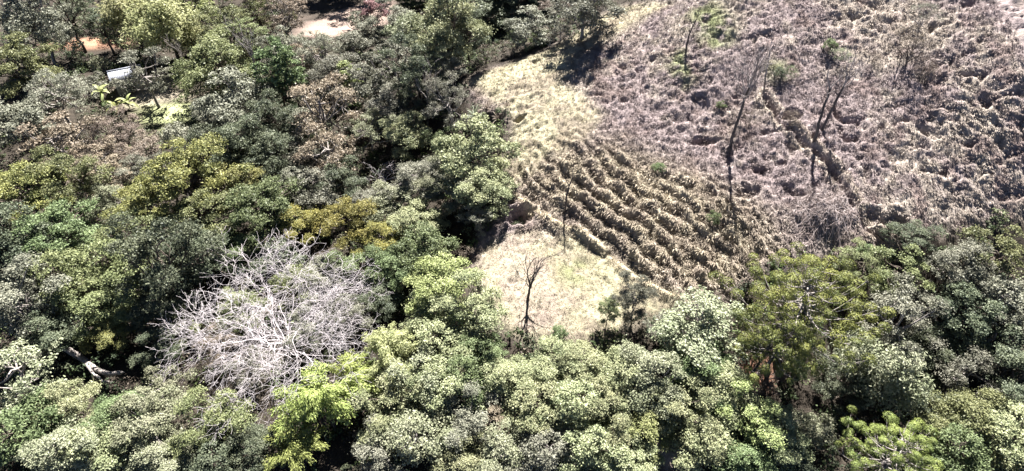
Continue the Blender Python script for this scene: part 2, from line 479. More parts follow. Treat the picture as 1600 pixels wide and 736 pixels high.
def make_grass(n_tuft, blades):
    rng = np.random.default_rng(5)
    x = rng.uniform(-12, 50, n_tuft * 3); y = rng.uniform(26, 96, n_tuft * 3)
    hl = soft_in(HILL, x, y, .8)
    keep = rng.random(len(x)) < hl
    x, y = x[keep][:n_tuft], y[keep][:n_tuft]
    n = len(x)
    e = .2
    _, M = land(x, y)
    z = gz_at(x, y)
    hx = (h0(x + e, y) - h0(x - e, y)) / (2 * e); hy = (h0(x, y + e) - h0(x, y - e)) / (2 * e)
    down = np.stack([-hx, -hy, np.zeros(n)], -1)
    col = ground_colour(x, y, M) * (.82 + .38 * rng.random((n, 1)))
    ln = (.17 + .22 * rng.random(n)) * (1 - .45 * M['clear']) * (1 - .35 * M['crest']) * (1 + .5 * M['terr'])
    # blades
    B = blades
    bx = np.repeat(np.stack([x, y, z], -1), B, 0)
    th = rng.uniform(0, 2 * math.pi, n * B); lean = rng.uniform(.25, 1.15, n * B)
    d = np.stack([np.cos(th) * lean, np.sin(th) * lean, np.ones(n * B)], -1) + np.repeat(down, B, 0) * 2.2 + .25 * rng.normal(size=(n * B, 3))
    d = norm(d)
    l = np.repeat(ln, B) * rng.uniform(.6, 1.3, n * B)
    start = bx + np.stack([np.cos(th), np.sin(th), np.zeros(n * B)], -1) * .07 * rng.random((n * B, 1)); start[:, 2] -= .03
    side = norm(np.cross(d, rng.normal(size=(n * B, 3)))) * (l * .075)[:, None]
    mid = start + d * (l * .55)[:, None]
    d2 = d.copy(); d2[:, 2] -= .8; d2 = norm(d2)
    tip = mid + d2 * (l * .55)[:, None]
    V = np.stack([start, mid + side, tip, mid - side], 1).reshape(-1, 3)
    c = np.repeat(col, B, 0) * (.8 + .4 * rng.random((n * B, 1)))
    me = raw_mesh("grass", V, np.arange(len(V)).reshape(-1, 4), cols={"blade": np.repeat(c, 4, 0)})
    o = link("grass", me, None, [GRASSM], "stuff")
    tag(o, "dry straw and brown grass tussocks covering the hillside and clearing", "grass", kind="stuff")
make_grass(62000, 7)

# leafy understorey under the forest: a mass of low bushes that closes the floor between the trees
def make_undergrowth(n_b, per):
    rng = np.random.default_rng(11)
    x = rng.uniform(-85, 70, n_b * 8); y = rng.uniform(12, 122, n_b * 8)
    z = h0(x, y)
    q = np.stack([x, y, z - CAM_Z], -1); dp = q @ FWD
    uu = 800 + FPX * q[:, 0] / dp; vv = 368 - FPX * (q @ UPV) / dp
    view = (uu > -60) & (uu < 1660) & (vv > -30) & (vv < 800)
    hl = soft_in(HILL, x, y, 1.0)
    bare = np.maximum.reduce([soft_in(p, x, y, .8) for p in (LAWN, SOIL, SOIL2, SOIL3, SOIL4, YARD)])
    road = (np.abs(x + 30) < 9) & (y > 98)
    keep = view & (hl < .62) & (bare < .3) & ~road & (fbm(x * .22, y * .22, 301) > .33)
    x, y = x[keep][:n_b], y[keep][:n_b]
    n = len(x); CLM = 8
    z = gz_at(x, y)
    r = rng.uniform(.6, 1.5, n); hgt = r * rng.uniform(.7, 1.7, n)
    bo = norm(rng.normal(size=(n * CLM, 3))); bo[:, 2] = np.abs(bo[:, 2])
    cc = np.repeat(np.stack([x, y, z], -1), CLM, 0) + bo * np.stack([np.repeat(r, CLM), np.repeat(r, CLM), np.repeat(hgt, CLM)], -1) * .8
    m = n * CLM
    cr = np.repeat(r, CLM) * .42
    o = norm(rng.normal(size=(m * per, 3))); o[:, 2] = np.where(o[:, 2] < -.2, -o[:, 2], o[:, 2])
    p = np.repeat(cc, per, 0) + o * np.repeat(cr, per)[:, None] * np.power(rng.random((m * per, 1)), .45)
    v, f = leaves_np(p, o + np.array([0, 0, .6]) + .5 * rng.normal(size=p.shape), rng.uniform(.14, .32, m * per), .55, rng)
    pal = np.array([[.05,.07,.03],[.08,.09,.055],[.10,.095,.065],[.09,.12,.045],[.11,.09,.07],[.12,.14,.07],[.04,.055,.03]])
    col = np.repeat(np.repeat(pal[rng.integers(0, len(pal), n)], CLM, 0) * rng.uniform(.75, 1.3, (m, 1)), per, 0) * rng.uniform(.75, 1.25, (m * per, 1))
    me = raw_mesh("undergrowth", v, f, cols={"blade": np.repeat(col, 4, 0)})
    ob = link("undergrowth", me, None, [attr_mat("undergrowth_leaf", "blade", .6, .3)], "stuff")
    tag(ob, "low leafy undergrowth on the shaded forest floor between the trees", "undergrowth", kind="stuff")
make_undergrowth(2600, 14)

# ------------------------------------------------------------------ plant forms (meshes shared by the copies)
FORM = {}

def curve_path(a, b, rng, n=6, bow=.12, sag=0.0, wav=.025):
    a, b = np.asarray(a, float), np.asarray(b, float)
    t = np.linspace(0, 1, n)[:, None]
    L_ = np.linalg.norm(b - a)
    off = rng.normal(size=3) * bow * L_
    w = np.sin(np.pi * t)
    jit = rng.normal(size=(n, 3)) * L_ * wav; jit[0] = 0; jit[-1] = 0
    p = a + (b - a) * t + w * off + jit
    p[:, 2] += sag * L_ * (w[:, 0])
    return p

def taper(r0, r1, n=6):
    return np.linspace(r0, r1, n)

def form_crown(key, seed, R=3.0, H=7.5, e=.72, lobes=9, clumps=20, leaves=40, leaf=.24, lobe_r=(.34, .5), spread=.58, clump_r=(.13, .2),
               aspect=.55, trunk_r=.16, twigs=True, low=-.25, stems=1, updown=.5, droop=0.0, lobe_flat=1.0, cut=.74, jit=.0):
    rng = np.random.default_rng(seed)
    cz = H - e * R
    cen = []
    for i in range(lobes):
        zz = 1 - (i + .5) / lobes * (1 - low)
        ph = i * 2.39996 + rng.uniform(-.5, .5)
        rr = math.sqrt(max(0, 1 - zz * zz))
        q = spread * rng.uniform(.55, 1.35)
        cen.append((math.cos(ph) * rr * q * R, math.sin(ph) * rr * q * R, cz + zz * q * R * e * 1.15))
    cen = np.array(cen) + rng.normal(size=(lobes, 3)) * jit * R; lr = rng.uniform(*lobe_r, lobes) * R
    CL, CR, CO, CT = [], [], [], []
    for i in range(lobes):
        d = norm(rng.normal(size=(clumps, 3))); d[:, 2] = np.where(d[:, 2] < -.35, -d[:, 2], d[:, 2])
        p = cen[i] + d * lr[i] * rng.uniform(.72, 1.08, (clumps, 1)) * np.array([1, 1, max(e, .6) * lobe_flat])
        dd = np.linalg.norm(p[:, None] - cen[None], axis=-1) / lr[None]
        dd[:, i] = 9
        keep = dd.min(1) > cut
        p = p[keep]
        CL.append(p); CR.append(rng.uniform(*clump_r, len(p)) * R); CT.append(np.clip(rng.normal(.42, .18, len(p)) + rng.normal(0, .17), 0, 1))
    CL, CR, CT = np.concatenate(CL), np.concatenate(CR), np.concatenate(CT)
    n = len(CL)
    o = norm(rng.normal(size=(n * leaves, 3)))
    o[:, 2] = np.where(o[:, 2] < -.2, -o[:, 2] * .6, o[:, 2])
    pc = np.repeat(CL, leaves, 0)
    p = pc + o * np.repeat(CR, leaves)[:, None] * np.power(rng.random((n * leaves, 1)), .45) * np.where(rng.random((n * leaves, 1)) < .14, rng.uniform(1.2, 2.1, (n * leaves, 1)), 1.0) * np.array([1.15, 1.15, .75])
    if droop:
        p[:, 2] -= droop * np.power(np.linalg.norm(o[:, :2], axis=1), 2) * np.repeat(CR, leaves) * 1.6
    nr = .6 * o + .3 * norm(p - np.array([0, 0, cz - R * .3])) + np.array([0, 0, updown * .7]) + .7 * rng.normal(size=o.shape)
    v, f = leaves_np(p, nr, rng.uniform(.65, 1.35, n * leaves) * leaf, aspect, rng)
    tint = np.clip(np.repeat(CT, leaves) + rng.normal(0, .27, n * leaves), 0, 1)
    cme = raw_mesh(key + "_crown", v, f, attrs={"tint": np.repeat(tint, 4)})
    # wood
    tp, bp_ = [], []
    for sidx in range(stems):
        ft = np.array([rng.normal(0, .1), rng.normal(0, .1), -.35]) if stems == 1 else np.array([rng.normal(0, .3), rng.normal(0, .3), -.3])
        top = np.array([rng.normal(0, .25), rng.normal(0, .25), cz + .1 * R]) if stems == 1 else np.array([rng.normal(0, .7), rng.normal(0, .7), cz])
        tr = curve_path(ft, top, rng, 8, .04)
        tp.append((tr, taper(trunk_r, trunk_r * .45, 8) * np.array([1.35, 1.1] + [1] * 6)))
    for i in range(lobes):
        tr = tp[i % stems][0]
        k = rng.integers(4, 8)
        pl = curve_path(tr[k], cen[i], rng, 6, .1)
        bp_.append((pl, taper(trunk_r * .5, trunk_r * .2)))
        if twigs:
            near = np.argsort(np.linalg.norm(CL - cen[i], axis=1))[:max(5, clumps // 2)]
            for j in near:
                bp_.append((curve_path(pl[rng.integers(3, 6)], CL[j], rng, 4, .12), taper(trunk_r * .16, trunk_r * .06, 4)))
    FORM[key] = dict(R=R, H=H, cz=cz, parts=[("trunk", tube_mesh(key + "_trunk", tp, 7), 'bark', None), ("branches", tube_mesh(key + "_branches", bp_, 4), 'bark', None),
                                          ("crown", cme, 'leaf', 'stuff')])

form_crown('round0', 100, H=6.2, e=.92, lobes=19, clumps=18, leaves=60, leaf=.16, lobe_r=(.18, .40), spread=.70, clump_r=(.09, .17), low=-.75, jit=.05)
form_crown('round1', 101, H=6.0, e=.80, lobes=22, clumps=16, leaves=52, leaf=.17, lobe_r=(.18, .36), spread=.78, clump_r=(.09, .16), low=-.6, lobe_flat=.55, jit=.08)
form_crown('round2', 102, H=6.4, e=.95, lobes=17, clumps=18, leaves=42, leaf=.19, lobe_r=(.2, .40), spread=.74, clump_r=(.10, .19), low=-.7, jit=.09, aspect=.62)
form_crown('round3', 103, H=6.8, e=1.08, lobes=21, clumps=15, leaves=56, leaf=.15, lobe_r=(.16, .34), spread=.76, clump_r=(.08, .15), low=-.75, jit=.08)
form_crown('round4', 104, H=6.2, e=.86, lobes=16, clumps=18, leaves=44, leaf=.20, lobe_r=(.16, .46), spread=.74, clump_r=(.08, .20), low=-.65, lobe_flat=.75, jit=.14)
for k in range(4):
    form_crown(f'open{k}', 120 + k, H=6.6, e=.95, lobes=16, clumps=13, leaves=[40, 26, 50, 32][k], leaf=[.15, .20, .13, .18][k], lobe_r=(.16, .34), spread=.78, clump_r=(.07, .16), low=-.7, jit=.09, lobe_flat=[1, .7, 1, .6][k])
for k in range(2):
    form_crown(f'layer{k}', 140 + k, e=.6, lobes=20, clumps=17, leaves=46, leaf=.15, lobe_r=(.16, .30), spread=.8, clump_r=(.08, .14), H=5.6, low=-.4)
for k in range(2):
    form_crown(f'tall{k}', 150 + k, R=2.6, H=9.5, e=1.5, lobes=17, clumps=12, leaves=44, leaf=.16, lobe_r=(.22, .36), spread=.76, clump_r=(.1, .17), low=-.8, trunk_r=.15)
for k in range(3):
    form_crown(f'shrub{k}', 160 + k, R=1.6, H=2.3, e=.8, lobes=9, clumps=14, leaves=30, leaf=.16, trunk_r=.07, stems=3, low=-.5)
for k in range(2):
    form_crown(f'column{k}', 170 + k, R=1.3, H=5.0, e=1.7, lobes=12, clumps=14, leaves=30, leaf=.17, lobe_r=(.4, .55), spread=.5, low=-.9, trunk_r=.08, updown=.2)
for k in range(2):
    form_crown(f'droop{k}', 180 + k, lobes=16, clumps=18, leaves=38, leaf=.28, aspect=.34, lobe_r=(.24, .42), spread=.7, clump_r=(.14, .22), droop=.9, e=.95, H=6.4, low=-.6)
for k in range(2):
    form_crown(f'wispy{k}', 190 + k, R=1.6, H=2.4, e=.75, lobes=7, clumps=14, leaves=13, leaf=.12, aspect=.3, trunk_r=.05, stems=5, low=-.2, clump_r=(.12, .22))

def form_bamboo(key, seed, R=3.0, H=7.0):
    rng = np.random.default_rng(seed)
    cul, P_, Nn, A_, T_ = [], [], [], [], []
    for i in range(40):
        ph = rng.uniform(0, 2 * math.pi); rr = math.sqrt(rng.random()); out_ = rr * R * .95
        b = np.array([math.cos(ph), math.sin(ph), 0]) * rr * .7
        hh = H * (1.0 - .38 * rr) * rng.uniform(.82, 1.05)
        t = np.linspace(0, 1, 10)
        p = np.stack([b[0] + math.cos(ph) * out_ * t ** 2.4, b[1] + math.sin(ph) * out_ * t ** 2.4, -.3 + (hh + .3) * np.sin(t * 1.75) / math.sin(1.57)], -1)
        cul.append((p, taper(.045, .012, 10)))
        ct = np.clip(rng.normal(.45, .2), 0, 1)
        m = 300
        tt = rng.uniform(.42, 1, m)
        q = np.stack([np.interp(tt, t, p[:, k]) for k in range(3)], -1)
        o = norm(rng.normal(size=(m, 3))); o[:, 2] *= .6
        q = q + o * rng.uniform(.1, .62, (m, 1)) * (.6 + .5 * np.sin(tt * 3.1))[:, None]
        P_.append(q); Nn.append(.8 * o + np.array([math.cos(ph) * .3, math.sin(ph) * .3, .7]) + .4 * rng.normal(size=(m, 3)))
        A_.append(np.stack([np.cos(ph) * np.ones(m), np.sin(ph) * np.ones(m), -.9 * np.ones(m)], -1) + o * .6)
        T_.append(np.clip(ct + rng.normal(0, .18, m), 0, 1))
    P_, Nn, A_, T_ = map(np.concatenate, (P_, Nn, A_, T_))
    v, f = leaves_np(P_, Nn, rng.uniform(.16, .32, len(P_)), .3, rng, A_)
    FORM[key] = dict(R=R, H=H, cz=H * .72, parts=[("culms", tube_mesh(key + "_culms", cul, 5), 'bark', 'stuff'),
                     ("crown", raw_mesh(key + "_crown", v, f, attrs={"tint": np.repeat(T_, 4)}), 'leaf', 'stuff')])
form_bamboo('bamboo0', 200); form_bamboo('bamboo1', 201)

def form_araucaria(key, seed, R=4.4, H=9.5, whorls=7, tuft=.6):
    """candelabra conifer: whorls of bare up-curving limbs with round tufts of needles near their ends"""
    rng = np.random.default_rng(seed)
    tr = curve_path((0, 0, -.4), (.15, .1, H - .5), rng, 9, .01)
    limbs, cen, cr = [], [], []
    for w in range(whorls):
        q = w / (whorls - 1)
        z0 = H * (.48 + .48 * q)
        rl = R * (1.0 - .72 * q ** 1.7)
        nb = 8 - w // 2
        for k in range(nb):
            ph = 2 * math.pi * (k + rng.uniform(-.28, .28)) / nb + w * .6
            l = rl * rng.uniform(.72, 1.12)
            t = np.linspace(0, 1, 8)
            x = l * t; zz = z0 - .10 * l * np.sin(t * math.pi * .9) + (.28 + .12 * q) * l * t ** 3
            side = rng.normal(0, .12) * l * t ** 2
            p = np.stack([x * math.cos(ph) - side * math.sin(ph), x * math.sin(ph) + side * math.cos(ph), zz], -1)
            limbs.append((p, taper(.06, .018, 8)))
            for s in range(rng.integers(3, 6)):
                f_ = rng.uniform(.45 - .35 * q, .95)
                a = np.array([np.interp(f_, t, p[:, j]) for j in range(3)])
                dv = np.array([math.cos(ph), math.sin(ph), .3]) * rng.uniform(.05, .3) + rng.normal(0, .6, 3)
                b = a + dv * np.array([1, 1, .4]); b[2] += .15
                if cen and np.linalg.norm(np.array(cen) - b, axis=1).min() < tuft * 1.5:
                    continue
                limbs.append((curve_path(a, b, rng, 3, .05), taper(.02, .014, 3)))
                cen.append(b); cr.append(tuft * rng.uniform(.6, 1.05))
            if not cen or np.linalg.norm(np.array(cen) - p[-1], axis=1).min() > tuft * 1.3:
                cen.append(p[-1]); cr.append(tuft * rng.uniform(.75, 1.0))
    cen.append(np.array([.15, .1, H - .2])); cr.append(tuft)
    cen, cr = np.array(cen), np.array(cr)
    m = 330
    o = norm(rng.normal(size=(len(cen) * m, 3))); o[:, 2] = np.where(o[:, 2] < -.25, -o[:, 2], o[:, 2])
    pc = np.repeat(cen, m, 0); rr = np.repeat(cr, m)[:, None]
    p = pc + o * rr * rng.uniform(.72, 1.0, (len(o), 1)) * np.array([1, 1, .8])
    v, f = leaves_np(p, 2.0 * o + .5 * rng.normal(size=o.shape), rng.uniform(.07, .14, len(o)), .42, rng)
    ti = np.clip(np.repeat(rng.normal(.45, .2, len(cen)), m) + rng.normal(0, .15, len(o)), 0, 1)
    FORM[key] = dict(R=R, H=H, cz=H * .78, parts=[("trunk", tube_mesh(key + "_trunk", [(tr, taper(.26, .07, 9))], 9), 'bark', None), ("branches", tube_mesh(key + "_branches", limbs, 5), 'bark2', None),
                     ("crown", raw_mesh(key + "_crown", v, f, attrs={"tint": np.repeat(ti, 4)}), 'leaf', 'stuff')])
form_araucaria('pine0', 210); form_araucaria('pine1', 211, R=3.6, H=9.0, whorls=6, tuft=.52)

def grow(out, rng, p, d, length, rad, lev, maxlev, wob=.22, up=.05, kids=(2, 4), ang=.75, shrink=.68, flat=0.0):
    n = 6 if lev < 4 else 4
    pts = [np.array(p, float)]
    dd = np.array(d, float)
    for i in range(n - 1):
        dd = dd + rng.normal(size=3) * wob; dd[2] += up; dd[2] *= (1 - flat)
        dd = dd / np.linalg.norm(dd)
        pts.append(pts[-1] + dd * length / (n - 1))
    pts = np.array(pts)
    out.append((lev, pts, taper(rad, rad * (.5 if lev < maxlev else .35), n)))
    if lev >= maxlev:
        return
    k = rng.integers(kids[0], kids[1] + 1)
    for i in range(k):
        j = n - 1 if i == 0 else rng.integers(2, n)
        t = norm(pts[j] - pts[j - 1])
        q = norm(np.cross(t, rng.normal(size=3)))
        a = ang * rng.uniform(.45, 1.25) * (.6 if i == 0 else 1)
        grow(out, rng, pts[j], t * math.cos(a) + q * math.sin(a), length * shrink * rng.uniform(.75, 1.2), rad * (.62 if i == 0 else .5), lev + 1, maxlev, wob, up, kids, ang, shrink, flat)

def form_dead(key, seed, H=9.0, R=8.0, trunk=2.6, nl=7, maxlev=5, rad=.3, kids=(3, 4), wide=1.0):
    """broad leafless tree of pale crooked limbs"""
    rng = np.random.default_rng(seed)
    tr = curve_path((0, 0, -.4), (.2, 0, trunk), rng, 6, .05)
    out = []
    for i in range(nl):
        ph = 2 * math.pi * (i + rng.uniform(-.3, .3)) / nl
        el = rng.uniform(.35, 1.0)
        grow(out, rng, tr[-1 - (i % 2)], (math.cos(ph) * math.cos(el) * wide, math.sin(ph) * math.cos(el) * wide, math.sin(el)), R * .42 * rng.uniform(.85, 1.15), rad * .55, 1, maxlev, .27, .01, kids, .85, .74, .10)
    big = [(p, r) for l, p, r in out if l <= 2]
    small = [(p, np.maximum(r * .75, .0075)) for l, p, r in out if l > 2]
    allp = np.concatenate([p for _, p, _ in out])
    FORM[key] = dict(R=np.percentile(np.hypot(allp[:, 0], allp[:, 1]), 96), H=allp[:, 2].max(), cz=np.median(allp[:, 2]),
        parts=[("trunk", tube_mesh(key + "_trunk", [(tr, taper(rad, rad * .8))], 8), 'bark', None), ("limbs", tube_mesh(key + "_limbs", big, 6), 'bark', None), ("twigs", tube_mesh(key + "_twigs", small, 3), 'bark', 'stuff')])
form_dead('dead0', 301, R=8.0, nl=14, maxlev=6, rad=.085, kids=(2, 4))
form_dead('dead1', 305, R=5.0, trunk=2.0, nl=8, maxlev=6, rad=.11, kids=(2, 3))
form_dead('deadbush0', 309, R=2.6, trunk=.6, nl=9, maxlev=4, rad=.06, kids=(2, 3))

def form_snag(key, seed, H=5.5, rad=.15, lean=.12, nb=5, maxlev=4, spread=.5, fork=.62, props=0):
    """slim leafless tree, clear trunk and a narrow fan of bare branches"""
    rng = np.random.default_rng(seed)
    tr = curve_path((0, 0, -.4), (lean * H * fork, 0, H * fork), rng, 8, .02, wav=.006)
    out = []
    for i in range(nb):
        ph = 2 * math.pi * i / nb + rng.uniform(-.4, .4)
        a = spread * rng.uniform(.5, 1.2)
        grow(out, rng, tr[-1 - i % 2], (math.cos(ph) * math.sin(a) + lean, math.sin(ph) * math.sin(a), math.cos(a)), H * (1 - fork) * rng.uniform(.5, .75), rad * .48, 1, maxlev, .13, .05, (2, 3), .5, .66)
    small = [(p, np.maximum(r, .012)) for _, p, r in out]
    roots = []
    for i in range(props):
        ph = 2 * math.pi * (i + rng.uniform(-.3, .3)) / props; rr = rng.uniform(.45, .95)
        roots.append((curve_path(tr[1] * .5 + tr[2] * .5 + rng.normal(0, .15, 3) * np.array([.2, .2, 1]), (math.cos(ph) * rr, math.sin(ph) * rr, -.3), rng, 5, .06), taper(rad * .35, rad * .2, 5)))
    FORM[key] = dict(R=1.2, H=max(p[:, 2].max() for p, _ in small), cz=0, parts=[("trunk", tube_mesh(key + "_trunk", [(tr, taper(rad, rad * .6, 8) * np.array([1.3, 1.1] + [1] * 6))], 8), 'bark', None), ("branches", tube_mesh(key + "_branches", small, 4), 'bark2', None)]
                     + ([("roots", tube_mesh(key + "_roots", roots, 5), 'bark', 'stuff')] if roots else []))
form_snag('snag0', 321, H=8.0, rad=.135, nb=8, spread=.55, fork=.70, lean=.02, props=9)
form_snag('snag1', 322, H=5.6, rad=.115, lean=.1, nb=6, fork=.66)
form_snag('snag2', 323, H=4.4, rad=.12, nb=6, fork=.32, spread=.42, maxlev=3)
form_snag('snag3', 324, H=3.6, rad=.075, nb=3, fork=.7, maxlev=2)

COUNT = {}
def plant(name, key, loc, s, sz, rz, leafm, bark, label, cat, group=None, bark2=None, tilt=(0, 0)):
    F = FORM[key]
    e = root(name, loc, rz, (s, s, sz), tilt)
    tag(e, label, cat, group)
    for nm, me, mk, kd in F['parts']:
        link(nm, me, e, [leafm if mk == 'leaf' else (bark2 or bark) if mk == 'bark2' else bark], kd)
    return e

